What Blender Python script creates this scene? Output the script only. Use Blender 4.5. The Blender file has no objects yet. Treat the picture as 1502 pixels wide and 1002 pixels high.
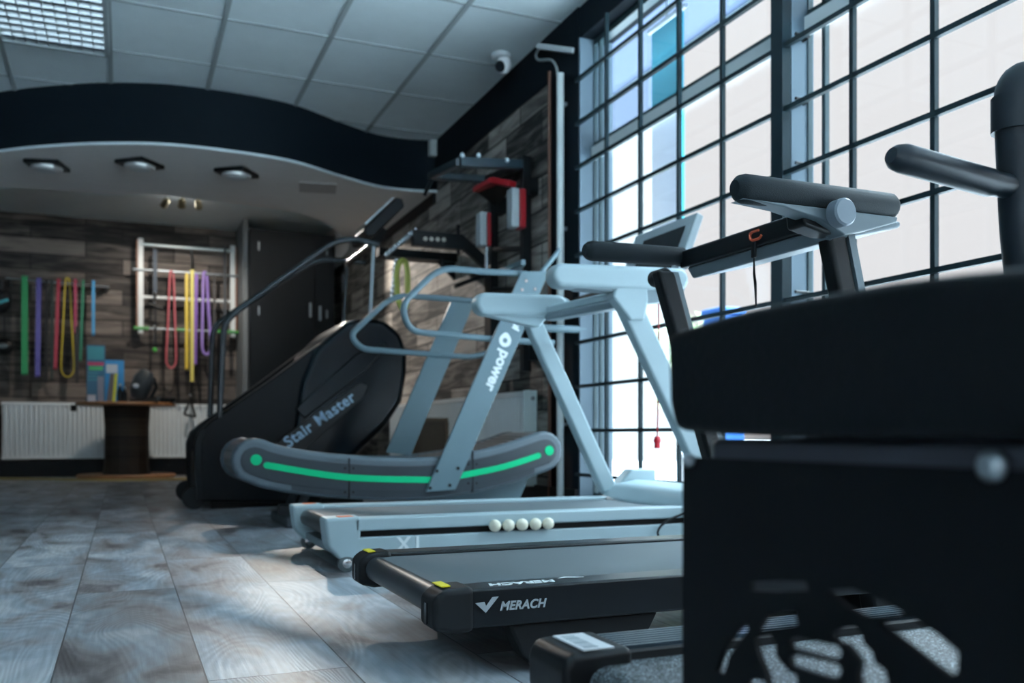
import bpy, math, random
from mathutils import Vector, Matrix
sc = bpy.context.scene
C = sc.collection
PI = math.pi
V = Vector
random.seed(7)

# ------------------------------------------------------------------ camera
FPX, YH, CX, EYE = 1337.0, 638.0, 751.0, 0.45
YAW = math.atan2(571, FPX)
SN, CS = math.sin(YAW), math.cos(YAW)
cd = bpy.data.cameras.new('camera'); cam = bpy.data.objects.new('camera', cd); C.objects.link(cam)
cam.location = (0, 0, EYE); cam.rotation_euler = (PI/2, 0, -YAW)
cd.sensor_width = 36; cd.lens = 36*FPX/1502; cd.shift_y = (YH-501)/1502
cd.clip_start = 0.05; cd.clip_end = 300
cd.dof.use_dof = True; cd.dof.focus_distance = 1.85; cd.dof.aperture_fstop = 3.6
sc.camera = cam

# ------------------------------------------------------------------ sky
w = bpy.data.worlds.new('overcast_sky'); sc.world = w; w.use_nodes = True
nt = w.node_tree; nt.nodes.clear()
tc = nt.nodes.new('ShaderNodeTexCoord'); sp = nt.nodes.new('ShaderNodeSeparateXYZ')
nt.links.new(tc.outputs['Generated'], sp.inputs[0])
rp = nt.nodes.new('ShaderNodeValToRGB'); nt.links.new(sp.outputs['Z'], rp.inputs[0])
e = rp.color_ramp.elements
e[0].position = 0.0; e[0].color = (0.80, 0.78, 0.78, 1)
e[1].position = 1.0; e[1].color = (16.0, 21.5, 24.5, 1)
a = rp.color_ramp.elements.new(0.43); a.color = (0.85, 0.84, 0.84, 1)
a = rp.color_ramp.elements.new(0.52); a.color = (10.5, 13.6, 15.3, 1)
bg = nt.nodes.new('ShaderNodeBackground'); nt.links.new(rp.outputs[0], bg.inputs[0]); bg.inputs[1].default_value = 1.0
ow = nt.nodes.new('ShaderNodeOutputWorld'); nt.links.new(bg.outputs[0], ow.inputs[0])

# ------------------------------------------------------------------ exposure
sc.view_settings.view_transform = 'Standard'; sc.view_settings.look = 'None'
sc.view_settings.gamma = 1; sc.view_settings.use_curve_mapping = False
sc.view_settings.exposure = 0.12

# ------------------------------------------------------------------ helpers
def ray(u, v):
    q = (u-CX)/FPX
    return V((SN+CS*q, CS-SN*q, (YH-v)/FPX))
def P(u, v, X=None, Y=None, Z=None, D=None):
    r = ray(u, v)
    d = X/r.x if X is not None else Y/r.y if Y is not None else (Z-EYE)/r.z if Z is not None else D
    return V((r.x*d, r.y*d, EYE+r.z*d))

MATS = {}
def mat(name, col, rough=0.5, metal=0.0, bump=0.0, bscale=60, var=0.0, vscale=8, emit=0, spec=0.5, coat=0):
    if name in MATS: return MATS[name]
    m = bpy.data.materials.new(name); MATS[name] = m; m.use_nodes = True
    n = m.node_tree; b = n.nodes['Principled BSDF']
    b.inputs['Base Color'].default_value = (*col, 1)
    b.inputs['Roughness'].default_value = rough; b.inputs['Metallic'].default_value = metal
    b.inputs['Specular IOR Level'].default_value = spec
    if coat: b.inputs['Coat Weight'].default_value = coat
    t = n.nodes.new('ShaderNodeTexCoord')
    nz = n.nodes.new('ShaderNodeTexNoise'); nz.inputs['Scale'].default_value = vscale; nz.inputs['Detail'].default_value = 4
    n.links.new(t.outputs['Object'], nz.inputs['Vector'])
    v = max(var, 0.06)
    mx = n.nodes.new('ShaderNodeMix'); mx.data_type = 'RGBA'
    mx.inputs['A'].default_value = (*[c*(1-v) for c in col], 1); mx.inputs['B'].default_value = (*[min(1, c*(1+v)) for c in col], 1)
    n.links.new(nz.outputs['Fac'], mx.inputs['Factor']); n.links.new(mx.outputs['Result'], b.inputs['Base Color'])
    if bump:
        n2 = n.nodes.new('ShaderNodeTexNoise'); n2.inputs['Scale'].default_value = bscale
        n.links.new(t.outputs['Object'], n2.inputs['Vector'])
        bp = n.nodes.new('ShaderNodeBump'); bp.inputs['Strength'].default_value = bump; bp.inputs['Distance'].default_value = 0.01
        n.links.new(n2.outputs['Fac'], bp.inputs['Height']); n.links.new(bp.outputs[0], b.inputs['Normal'])
    if emit:
        b.inputs['Emission Color'].default_value = (*col, 1); b.inputs['Emission Strength'].default_value = emit
    return m

class MB:
    def __init__(s): s.v = []; s.f = []
    def add(s, vs, fs):
        o = len(s.v); s.v += [V(q) for q in vs]; s.f += [[i+o for i in f] for f in fs]; return s
    def box(s, x0, x1, y0, y1, z0, z1):
        x0, x1 = sorted((x0, x1)); y0, y1 = sorted((y0, y1)); z0, z1 = sorted((z0, z1))
        return s.add([(x0,y0,z0),(x1,y0,z0),(x1,y1,z0),(x0,y1,z0),(x0,y0,z1),(x1,y0,z1),(x1,y1,z1),(x0,y1,z1)],
            [(0,3,2,1),(4,5,6,7),(0,1,5,4),(1,2,6,5),(2,3,7,6),(3,0,4,7)])
    def prism(s, pts, ext):
        pts = [V(q) for q in pts]; ext = V(ext); n = len(pts)
        nm = V((0,0,0))
        for i in range(n): nm += pts[i].cross(pts[(i+1) % n])
        if nm.dot(ext) > 0: pts.reverse()
        return s.add(pts+[q+ext for q in pts], [list(range(n)), list(range(2*n-1, n-1, -1))] +
            [((i+1) % n, i, i+n, (i+1) % n+n) for i in range(n)])
    def bar(s, a, b, wid, thk, up=(0,0,1)):
        a, b = V(a), V(b); d = (b-a).normalized(); up = V(up)
        sd = d.cross(up).normalized(); u2 = sd.cross(d)
        c = [a+sd*wid/2*i+u2*thk/2*j for i, j in ((-1,-1),(1,-1),(1,1),(-1,1))]
        return s.prism(c, b-a)
    def tube(s, pts, r, n=10, closed=False, caps=True):
        pts = [V(q) for q in pts]; m = len(pts); rings = []; prev = None
        for i in range(m):
            if closed: t = pts[(i+1) % m]-pts[i-1]
            else: t = pts[min(i+1, m-1)]-pts[max(i-1, 0)]
            t.normalize()
            if prev is None:
                a = t.orthogonal().normalized()
            else:
                a = (prev-t*prev.dot(t)).normalized()
            prev = a; b = t.cross(a)
            rr = r[i] if isinstance(r, (list, tuple)) else r
            rings.append([pts[i]+(a*math.cos(2*PI*k/n)+b*math.sin(2*PI*k/n))*rr for k in range(n)])
        vs = [q for g in rings for q in g]; fs = []
        for i in range(m if closed else m-1):
            j = (i+1) % m
            for k in range(n): fs.append((i*n+k, i*n+(k+1) % n, j*n+(k+1) % n, j*n+k))
        if caps and not closed: fs += [list(range(n-1, -1, -1)), [(m-1)*n+k for k in range(n)]]
        return s.add(vs, fs)
    def lathe(s, base, axis, prof, n=24):
        base, axis = V(base), V(axis).normalized(); a = axis.orthogonal().normalized(); b = axis.cross(a)
        vs = []; fs = []; m = len(prof)
        for r, h in prof:
            vs += [base+axis*h+(a*math.cos(2*PI*k/n)+b*math.sin(2*PI*k/n))*max(r, 1e-4) for k in range(n)]
        for i in range(m-1):
            for k in range(n): fs.append((i*n+k, i*n+(k+1) % n, (i+1)*n+(k+1) % n, (i+1)*n+k))
        fs += [list(range(n-1, -1, -1)), [(m-1)*n+k for k in range(n)]]
        return s.add(vs, fs)
    def disc(s, c, axis, r, h, n=24): return s.lathe(c, axis, [(r, 0), (r, h)], n)
    def ball(s, c, r, n=16, sq=(1,1,1)):
        c = V(c); vs = []; fs = []; m = n//2
        for i in range(m+1):
            t = PI*i/m
            for k in range(n):
                q = 2*PI*k/n; vs.append(c+V((r*sq[0]*math.sin(t)*math.cos(q), r*sq[1]*math.sin(t)*math.sin(q), r*sq[2]*math.cos(t))))
        for i in range(m):
            for k in range(n): fs.append((i*n+k, (i+1)*n+k, (i+1)*n+(k+1) % n, i*n+(k+1) % n))
        return s.add(vs, fs)

WP = {}
def link(o, parent, loc):
    C.objects.link(o); o['_'] = 0; del o['_']
    WP[o.name] = V(loc)
    if parent is not None:
        o.parent = parent; o.location = V(loc)-WP[parent.name]
    else: o.location = loc
def obj(name, mb, m, parent=None, bevel=0, seg=2, smooth=35, origin=None):
    vs = mb.v
    lo = V([min(q[i] for q in vs) for i in range(3)]); hi = V([max(q[i] for q in vs) for i in range(3)])
    c = V(origin) if origin is not None else V(((lo.x+hi.x)/2, (lo.y+hi.y)/2, lo.z))
    me = bpy.data.meshes.new(name); me.from_pydata([q-c for q in vs], [], mb.f); me.update()
    me.polygons.foreach_set('use_smooth', [True]*len(me.polygons))
    if not bevel: me.set_sharp_from_angle(angle=math.radians(smooth))
    me.materials.append(m if not isinstance(m, str) else MATS[m])
    o = bpy.data.objects.new(name, me); link(o, parent, c)
    if bevel:
        b = o.modifiers.new('bevel', 'BEVEL'); b.width = bevel; b.segments = seg; b.limit_method = 'ANGLE'; b.angle_limit = math.radians(30); b.harden_normals = True
    return o
def thing(name, label, cat, loc=(0,0,0), group=None):
    o = bpy.data.objects.new(name, None); o.empty_display_size = 0.1; link(o, None, loc)
    o['label'] = label; o['category'] = cat
    if group: o['group'] = group
    return o
def tag(o, label, cat, group=None):
    o['label'] = label; o['category'] = cat
    if group: o['group'] = group
    return o
def struct(name, mb, m, **k):
    o = obj(name, mb, m, **k); o['kind'] = 'structure'; return o
def lab(o, s): o['label'] = s; return o
def text(name, s, org, xd, yd, size, m, parent, shear=0, off=0.0, spacing=1.0, depth=0.0006):
    cu = bpy.data.curves.new(name, 'FONT'); cu.body = s; cu.size = size; cu.shear = shear; cu.offset = off
    cu.space_character = spacing; cu.extrude = depth; cu.resolution_u = 4
    t = bpy.data.objects.new(name+'_tmp', cu); C.objects.link(t)
    bpy.context.view_layer.update()
    dg = bpy.context.evaluated_depsgraph_get()
    me0 = bpy.data.meshes.new_from_object(t.evaluated_get(dg))
    C.objects.unlink(t); bpy.data.objects.remove(t)
    xd, yd = V(xd).normalized(), V(yd).normalized(); zd = xd.cross(yd)
    mb = MB(); mb.v = [V(org)+xd*q.co.x+yd*q.co.y+zd*q.co.z for q in me0.vertices]; mb.f = [list(p.vertices) for p in me0.polygons]
    return obj(name, mb, m, parent)
def fillet(pts, r, n=5, closed=False):
    pts = [V(q) for q in pts]; out = []; m = len(pts)
    for i in range(m):
        if not closed and i in (0, m-1): out.append(pts[i]); continue
        p, a, b = pts[i], pts[i-1], pts[(i+1) % m]
        rr = min(r, (a-p).length*0.48, (b-p).length*0.48)
        s, t = p+(a-p).normalized()*rr, p+(b-p).normalized()*rr
        for k in range(n+1):
            q = k/n; out.append(s*(1-q)**2+p*2*q*(1-q)+t*q*q)
    return out
def spline(pts, n=6):
    pts = [V(q) for q in pts]; out = []; m = len(pts)
    for i in range(m-1):
        p0, p1, p2, p3 = pts[max(i-1, 0)], pts[i], pts[i+1], pts[min(i+2, m-1)]
        for k in range(n):
            t = k/n
            out.append(0.5*((2*p1)+(p2-p0)*t+(2*p0-5*p1+4*p2-p3)*t*t+(3*p1-p0-3*p2+p3)*t**3))
    out.append(pts[-1]); return out
def ribbon(cl, hw, nrm, n=8):
    """closed outline around a centre line lying in the plane with normal nrm, round ends"""
    cl = [V(q) for q in cl]; nrm = V(nrm); L = []; R = []; m = len(cl)
    for i in range(m):
        t = (cl[min(i+1, m-1)]-cl[max(i-1, 0)]).normalized(); s = nrm.cross(t)
        L.append(cl[i]+s*hw); R.append(cl[i]-s*hw)
    def arc(c, frm, t):
        return [c+frm*math.cos(PI*k/n)*hw+t*math.sin(PI*k/n)*hw for k in range(1, n)]
    t1 = (cl[-1]-cl[-2]).normalized(); t0 = (cl[0]-cl[1]).normalized()
    e1 = arc(cl[-1], (L[-1]-cl[-1]).normalized(), t1); e0 = arc(cl[0], (R[0]-cl[0]).normalized(), t0)
    return L+e1+R[::-1]+e0
def copy_thing(root, loc, label, group=None):
    r = root.copy(); C.objects.link(r); r.location = loc; r['label'] = label
    if group: r['group'] = group
    for ch in [o for o in C.objects if o.parent == root]:
        c = ch.copy(); C.objects.link(c); c.parent = r
        for g in [o for o in C.objects if o.parent == ch]:
            d = g.copy(); C.objects.link(d); d.parent = c
    return r

# ------------------------------------------------------------------ materials
navy = mat('navy_paint', (0.003, 0.007, 0.011), 0.8, spec=0.15)
blackpaint = mat('black_paint', (0.005, 0.006, 0.008), 0.5, spec=0.3)
black = mat('black_powder_coat', (0.005, 0.0065, 0.008), 0.42, spec=0.28)
blackgloss = mat('black_gloss_plastic', (0.008, 0.012, 0.016), 0.22, spec=0.4)
rubber = mat('black_rubber', (0.009, 0.011, 0.013), 0.6, spec=0.3)
tealbar = mat('grille_paint', (0.007, 0.020, 0.026), 0.5, spec=0.25)
white = mat('white_enamel', (0.5, 0.54, 0.55), 0.4)
silver = mat('silver_plastic', (0.36, 0.47, 0.51), 0.38)
silverd = mat('grey_plastic', (0.20, 0.26, 0.29), 0.45)
ctgrey = mat('slate_grey_paint', (0.12, 0.19, 0.225), 0.4)
ctdark = mat('charcoal_plastic', (0.030, 0.042, 0.052), 0.42)
ctmid = mat('grey_chamfer_plastic', (0.10, 0.135, 0.16), 0.4)
green = mat('green_stripe', (0.003, 0.58, 0.24), 0.6, spec=0.2)
chrome = mat('chrome', (0.7, 0.72, 0.74), 0.15, 1)
steel = mat('brushed_steel', (0.35, 0.4, 0.43), 0.35, 0.8)
red = mat('red_vinyl', (0.42, 0.012, 0.02), 0.4)
yellow = mat('yellow_sticker', (0.75, 0.62, 0.02), 0.5)
orange = mat('orange_sticker', (0.75, 0.12, 0.03), 0.5)
offwhite = mat('off_white_letters', (0.72, 0.78, 0.8), 0.5)
belt = mat('running_belt', (0.085, 0.11, 0.125), 0.55, bump=0.1, bscale=400)
lino = mat('white_label', (0.6, 0.62, 0.64), 0.5)
tile = mat('ceiling_tile', (0.60, 0.68, 0.70), 0.9, bump=0.15, bscale=300)
tgrid = mat('ceiling_grid_metal', (0.30, 0.34, 0.35), 0.6)
plaster = mat('soffit_plaster', (0.66, 0.64, 0.62), 0.85)

def nodes(m): return m.node_tree.nodes, m.node_tree.links, m.node_tree.nodes['Principled BSDF']
def plank_floor():
    m = bpy.data.materials.new('floor_laminate'); m.use_nodes = True; N, L, B = nodes(m)
    t = N.new('ShaderNodeTexCoord'); s = N.new('ShaderNodeSeparateXYZ'); L.new(t.outputs['Object'], s.inputs[0])
    c = N.new('ShaderNodeCombineXYZ'); L.new(s.outputs['Y'], c.inputs['X'])
    ad = N.new('ShaderNodeMath'); ad.operation = 'ADD'; ad.inputs[1].default_value = 2.62*2+0.12; L.new(s.outputs['X'], ad.inputs[0]); L.new(ad.outputs[0], c.inputs['Y'])
    br = N.new('ShaderNodeTexBrick'); L.new(c.outputs[0], br.inputs['Vector'])
    br.inputs['Scale'].default_value = 1; br.inputs['Brick Width'].default_value = 1.75; br.inputs['Row Height'].default_value = 0.262
    br.inputs['Mortar Size'].default_value = 0.0018; br.inputs['Mortar Smooth'].default_value = 0.1
    br.offset = 0.37; br.inputs['Bias'].default_value = 0
    br.inputs['Color1'].default_value = (0, 0, 0, 1); br.inputs['Color2'].default_value = (1, 1, 1, 1); br.inputs['Mortar'].default_value = (0.5, 0.5, 0.5, 1)
    # per-plank shift of the grain
    mp = N.new('ShaderNodeCombineXYZ'); 
    mx = N.new('ShaderNodeMath'); mx.operation = 'MULTIPLY_ADD'; mx.inputs[1].default_value = 1.0; L.new(s.outputs['X'], mx.inputs[0])
    sh = N.new('ShaderNodeMath'); sh.operation = 'MULTIPLY'; sh.inputs[1].default_value = 37; L.new(br.outputs['Color'], sh.inputs[0]); L.new(sh.outputs[0], mx.inputs[2])
    L.new(mx.outputs[0], mp.inputs['X']); L.new(s.outputs['Y'], mp.inputs['Y']); L.new(sh.outputs[0], mp.inputs['Z'])
    ms = N.new('ShaderNodeMapping'); ms.inputs['Scale'].default_value = (5.0, 2.2, 1); L.new(mp.outputs[0], ms.inputs['Vector'])
    mr = N.new('ShaderNodeMapping'); mr.inputs['Scale'].default_value = (4.2, 1.15, 1); L.new(mp.outputs[0], mr.inputs['Vector'])
    n1 = N.new('ShaderNodeTexNoise'); n1.inputs['Scale'].default_value = 1.3; n1.inputs['Detail'].default_value = 5; n1.inputs['Distortion'].default_value = 0.6; L.new(ms.outputs[0], n1.inputs['Vector'])
    # growth rings = contour bands of a smooth noise
    n2 = N.new('ShaderNodeTexNoise'); n2.inputs['Scale'].default_value = 0.9; n2.inputs['Detail'].default_value = 1.5; n2.inputs['Roughness'].default_value = 0.4; n2.inputs['Distortion'].default_value = 0.5; L.new(mr.outputs[0], n2.inputs['Vector'])
    k = N.new('ShaderNodeMath'); k.operation = 'MULTIPLY'; k.inputs[1].default_value = 210; L.new(n2.outputs['Fac'], k.inputs[0])
    si = N.new('ShaderNodeMath'); si.operation = 'SINE'; L.new(k.outputs[0], si.inputs[0])
    n3 = N.new('ShaderNodeTexNoise'); n3.inputs['Scale'].default_value = 2; n3.inputs['Detail'].default_value = 6
    m3 = N.new('ShaderNodeMapping'); m3.inputs['Scale'].default_value = (60, 3, 1); L.new(mp.outputs[0], m3.inputs['Vector']); L.new(m3.outputs[0], n3.inputs['Vector'])
    rp = N.new('ShaderNodeValToRGB'); L.new(n1.outputs['Fac'], rp.inputs[0]); r = rp.color_ramp.elements
    r[0].position = 0.33; r[0].color = (0.070, 0.062, 0.066, 1); r[1].position = 0.66; r[1].color = (0.35, 0.355, 0.365, 1)
    q = r.new(0.43); q.color = (0.19, 0.175, 0.175, 1); q = r.new(0.55); q.color = (0.22, 0.25, 0.28, 1)
    r1 = N.new('ShaderNodeMapRange'); r1.inputs['From Min'].default_value = -1; r1.inputs['From Max'].default_value = 1; r1.inputs['To Min'].default_value = 1.04; r1.inputs['To Max'].default_value = 1.26; L.new(si.outputs[0], r1.inputs['Value'])
    r2 = N.new('ShaderNodeMapRange'); r2.inputs['To Min'].default_value = 0.72; r2.inputs['To Max'].default_value = 1.28; L.new(n3.outputs['Fac'], r2.inputs['Value'])
    r3 = N.new('ShaderNodeMapRange'); r3.inputs['To Min'].default_value = 0.75; r3.inputs['To Max'].default_value = 1.25; L.new(br.outputs['Color'], r3.inputs['Value'])
    m1 = N.new('ShaderNodeMath'); m1.operation = 'MULTIPLY'; L.new(r1.outputs[0], m1.inputs[0]); L.new(r2.outputs[0], m1.inputs[1])
    m2 = N.new('ShaderNodeMath'); m2.operation = 'MULTIPLY'; L.new(m1.outputs[0], m2.inputs[0]); L.new(r3.outputs[0], m2.inputs[1])
    inv = N.new('ShaderNodeMapRange'); inv.inputs['To Min'].default_value = 1; inv.inputs['To Max'].default_value = 0.25; L.new(br.outputs['Fac'], inv.inputs['Value'])
    m4 = N.new('ShaderNodeMath'); m4.operation = 'MULTIPLY'; L.new(m2.outputs[0], m4.inputs[0]); L.new(inv.outputs[0], m4.inputs[1])
    vm = N.new('ShaderNodeVectorMath'); vm.operation = 'SCALE'; L.new(rp.outputs[0], vm.inputs[0]); L.new(m4.outputs[0], vm.inputs['Scale'])
    L.new(vm.outputs[0], B.inputs['Base Color']); B.inputs['Roughness'].default_value = 0.42
    bp = N.new('ShaderNodeBump'); bp.inputs['Strength'].default_value = 0.25; bp.inputs['Distance'].default_value = 0.002; L.new(m4.outputs[0], bp.inputs['Height']); L.new(bp.outputs[0], B.inputs['Normal'])
    return m
def plank_wall(name, ax, dark, light, h=0.16, L0=1.1, contrast=1.0):
    m = bpy.data.materials.new(name); m.use_nodes = True; N, L, B = nodes(m)
    t = N.new('ShaderNodeTexCoord'); s = N.new('ShaderNodeSeparateXYZ'); L.new(t.outputs['Object'], s.inputs[0])
    c = N.new('ShaderNodeCombineXYZ'); L.new(s.outputs[ax], c.inputs['X']); L.new(s.outputs['Z'], c.inputs['Y'])
    br = N.new('ShaderNodeTexBrick'); L.new(c.outputs[0], br.inputs['Vector']); br.offset = 0.41
    br.inputs['Scale'].default_value = 1; br.inputs['Brick Width'].default_value = L0; br.inputs['Row Height'].default_value = h
    br.inputs['Mortar Size'].default_value = 0.006; br.inputs['Color1'].default_value = (0,0,0,1); br.inputs['Color2'].default_value = (1,1,1,1); br.inputs['Mortar'].default_value = (0,0,0,1)
    mp = N.new('ShaderNodeMapping'); mp.inputs['Scale'].default_value = (1.2, 9, 1); L.new(c.outputs[0], mp.inputs['Vector'])
    n1 = N.new('ShaderNodeTexNoise'); n1.inputs['Scale'].default_value = 2.2; n1.inputs['Detail'].default_value = 6; n1.inputs['Distortion'].default_value = 0.8; L.new(mp.outputs[0], n1.inputs['Vector'])
    a = N.new('ShaderNodeMath'); a.operation = 'MULTIPLY_ADD'; a.inputs[1].default_value = 0.55; L.new(br.outputs['Color'], a.inputs[0])
    b2 = N.new('ShaderNodeMath'); b2.operation = 'MULTIPLY_ADD'; b2.inputs[1].default_value = 1.1; b2.inputs[2].default_value = -0.28; L.new(n1.outputs['Fac'], b2.inputs[0]); L.new(b2.outputs[0], a.inputs[2])
    rp = N.new('ShaderNodeValToRGB'); L.new(a.outputs[0], rp.inputs[0]); r = rp.color_ramp.elements
    r[0].position = 0.25; r[0].color = (*dark, 1); r[1].position = 0.80; r[1].color = (*light, 1)
    q = r.new(0.5); q.color = (*[d*0.65+l*0.35 for d, l in zip(dark, light)], 1)
    inv = N.new('ShaderNodeMapRange'); inv.inputs['To Min'].default_value = 1; inv.inputs['To Max'].default_value = 0.1; L.new(br.outputs['Fac'], inv.inputs['Value'])
    vm = N.new('ShaderNodeVectorMath'); vm.operation = 'SCALE'; L.new(rp.outputs[0], vm.inputs[0]); L.new(inv.outputs[0], vm.inputs['Scale'])
    L.new(vm.outputs[0], B.inputs['Base Color']); B.inputs['Roughness'].default_value = 0.7
    bp = N.new('ShaderNodeBump'); bp.inputs['Strength'].default_value = 0.5; bp.inputs['Distance'].default_value = 0.01; L.new(a.outputs[0], bp.inputs['Height']); L.new(bp.outputs[0], B.inputs['Normal'])
    return m
def glass_mat():
    m = bpy.data.materials.new('window_glass'); m.use_nodes = True; N = m.node_tree.nodes; L = m.node_tree.links; N.clear()
    tr = N.new('ShaderNodeBsdfTransparent'); tr.inputs[0].default_value = (0.98, 0.99, 1, 1)
    gl = N.new('ShaderNodeBsdfGlossy'); gl.inputs['Roughness'].default_value = 0.02
    mx = N.new('ShaderNodeMixShader'); mx.inputs[0].default_value = 0.05; L.new(tr.outputs[0], mx.inputs[1]); L.new(gl.outputs[0], mx.inputs[2])
    o = N.new('ShaderNodeOutputMaterial'); L.new(mx.outputs[0], o.inputs[0]); return m
def speckle():
    m = bpy.data.materials.new('speckled_belt'); m.use_nodes = True; N, L, B = nodes(m)
    t = N.new('ShaderNodeTexCoord'); n = N.new('ShaderNodeTexNoise'); n.inputs['Scale'].default_value = 380; n.inputs['Detail'].default_value = 2; L.new(t.outputs['Object'], n.inputs['Vector'])
    rp = N.new('ShaderNodeValToRGB'); L.new(n.outputs['Fac'], rp.inputs[0]); r = rp.color_ramp.elements
    r[0].position = 0.50; r[0].color = (0.010, 0.013, 0.016, 1); r[1].position = 0.70; r[1].color = (0.42, 0.50, 0.54, 1)
    L.new(rp.outputs[0], B.inputs['Base Color']); B.inputs['Roughness'].default_value = 0.45
    bp = N.new('ShaderNodeBump'); bp.inputs['Strength'].default_value = 0.6; bp.inputs['Distance'].default_value = 0.002; L.new(n.outputs['Fac'], bp.inputs['Height']); L.new(bp.outputs[0], B.inputs['Normal'])
    return m
floor_m = plank_floor()
woodback = plank_wall('reclaimed_plank_cladding', 'X', (0.004, 0.0035, 0.0032), (0.17, 0.145, 0.125), 0.17, 0.9)
woodside = plank_wall('weathered_board_cladding', 'Y', (0.006, 0.006, 0.006), (0.42, 0.38, 0.34), 0.2, 0.55)
drumwood = plank_wall('dark_drum_wood', 'Z', (0.02, 0.013, 0.009), (0.07, 0.045, 0.03), 0.2, 3)
edgewood = mat('orange_plywood_edge', (0.36, 0.16, 0.06), 0.5, var=0.3, vscale=20)
glass = glass_mat()
speck = speckle()

# ------------------------------------------------------------------ the room
XW, YB, XL, YR, ZC = 2.31, 10.9, -3.6, -3.0, 2.8
struct('floor', MB().box(XL-0.2, XW+0.25, YR-0.2, YB+0.2, -0.1, 0), floor_m, origin=(0,0,0))
struct('ceiling', MB().box(XL-0.2, XW+0.25, YR-0.2, YB+0.2, ZC, ZC+0.1), tile, origin=(0,0,ZC))
struct('wall_back', MB().box(XL, XW+0.2, YB, YB+0.2, 0, ZC), woodback, origin=(0,YB,0))
pale_m = mat('pale_wall_paint', (0.42, 0.45, 0.47), 0.8)
struct('wall_left', MB().box(XL-0.2, XL, YR, YB, 0, ZC), pale_m)
struct('wall_rear', MB().box(XL, XW+0.2, YR-0.2, YR, 0, 0.3).box(XL, XW+0.2, YR-0.2, YR, 2.55, ZC).box(XL, -3.2, YR-0.2, YR, 0.3, 2.55).box(1.9, XW+0.2, YR-0.2, YR, 0.3, 2.55), pale_m)  # unseen wall behind the camera, opened up for the added window
WZ0, WZ1, WY1, XG = 0.10, 2.63, 4.46, 2.39
struct('wall_right', MB().box(XW, XW+0.2, WY1, YB, 0, ZC), woodside, origin=(XW,0,0))
m = MB().box(XW, XW+0.2, YR, WY1, WZ1, ZC).box(XW, XW+0.2, YR, WY1, 0, WZ0).box(XW, XW+0.2, YR, -2.3, WZ0, WZ1)
m.box(XW, XW+0.12, -2.3, WY1, WZ1-0.0, WZ1)
struct('wall_right.001', MB().box(XW, XW+0.2, YR, WY1, WZ1, ZC).box(XW, XW+0.2, YR, WY1, 0, WZ0).box(XW, XW+0.2, YR, -2.3, WZ0, WZ1), navy)
struct('trim_1', MB().box(XW-0.012, XW, WY1, 4.83, 0, ZC-0.0).box(XW-0.012, XW, 4.83, 6.95, 2.52, ZC), navy)     # dark painted band round the cladding
struct('baseboard_back', MB().box(XL, 1.2, YB-0.02, YB, 0, 0.17), blackpaint)
struct('baseboard_right', MB().box(XW-0.03, XW-0.012, WY1, YB-0.02, 0, 0.15), blackpaint)
# lintel / reveal pieces
REV = mat('reveal_paint', (0.11, 0.16, 0.20), 0.5)
struct('trim_2', MB().box(XW-0.004, XW+0.2, WY1-0.01, WY1, WZ0, WZ1), REV)
pier = struct('trim_3', MB().box(XW, XG+0.02, 2.75, 2.80, WZ0, WZ1), tealbar)
struct('trim_4', MB().box(XW+0.005, XG+0.03, 2.742, 2.752, WZ0, WZ1), REV)
# ceiling grid
g = MB()
for i in range(-6, 4):
    x = 0.53+0.6015*i
    if XL < x < XW: g.box(x-0.014, x+0.014, YR, 7.6, ZC-0.006, ZC)
for j in range(-11, 4):
    y = 5.37+0.7045*j
    if YR < y < 7.6: g.box(XL, XW, y-0.009, y+0.009, ZC-0.005, ZC)
struct('trim_5', g, tgrid)

# curved bulkhead
outer = [(-3.6,11.5),(-2.9,10.2),(-2.2,8.95),(-1.55,7.95),(-1.15,7.48),(-0.77,7.12),(-0.5,6.9),(-0.126,6.67),(0.294,6.52),(0.735,6.51),(1.12,6.58),(1.51,6.81),(1.83,6.97),(2.09,6.99),(2.31,6.93)]
oc = spline([(x, y, 0) for x, y in outer], 6)
inner = [(-3.6,12.3),(-2.6,10.6),(-1.9,9.4),(-1.3,8.5),(-0.87,8.1),(-0.4,8.04),(-0.05,7.98),(0.2,7.86),(0.62,7.89),(1.18,7.97),(1.5,8.1),(1.78,8.4),(2.02,8.9),(2.20,9.5),(2.23,10.88)]
ic = spline([(x, y, 0) for x, y in inner], 6)
def wallstrip(path, z0, z1, thk=0.03):
    mb = MB(); n = len(path); vs = []
    for i, q in enumerate(path):
        t = (path[min(i+1, n-1)]-path[max(i-1, 0)]).normalized(); s = V((-t.y, t.x, 0))
        for off in (0, thk):
            for z in (z0, z1): vs.append((q.x+s.x*off, q.y+s.y*off, z))
    fs = []
    for i in range(n-1):
        a, b = i*4, (i+1)*4
        fs += [(a, b, b+1, a+1), (a+2, a+3, b+3, b+2), (a, a+2, b+2, b), (a+1, b+1, b+3, a+3)]
    fs += [(0,1,3,2), (4*n-4, 4*n-2, 4*n-1, 4*n-3)]
    return mb.add(vs, fs)
ZS = 2.39
oc = [q for q in oc if q.y < YB]; ic = [q for q in ic if q.y < YB]
struct('trim_6', wallstrip(oc, ZS+0.012, ZC), navy)
bead = mat('white_bead', (0.6, 0.66, 0.68), 0.4)
struct('trim_7', wallstrip([q+V((0,-0.006,0)) for q in oc], ZS-0.004, ZS+0.014, 0.012), bead)
struct('trim_8', wallstrip(ic, ZS, ZC), plaster)
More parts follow.
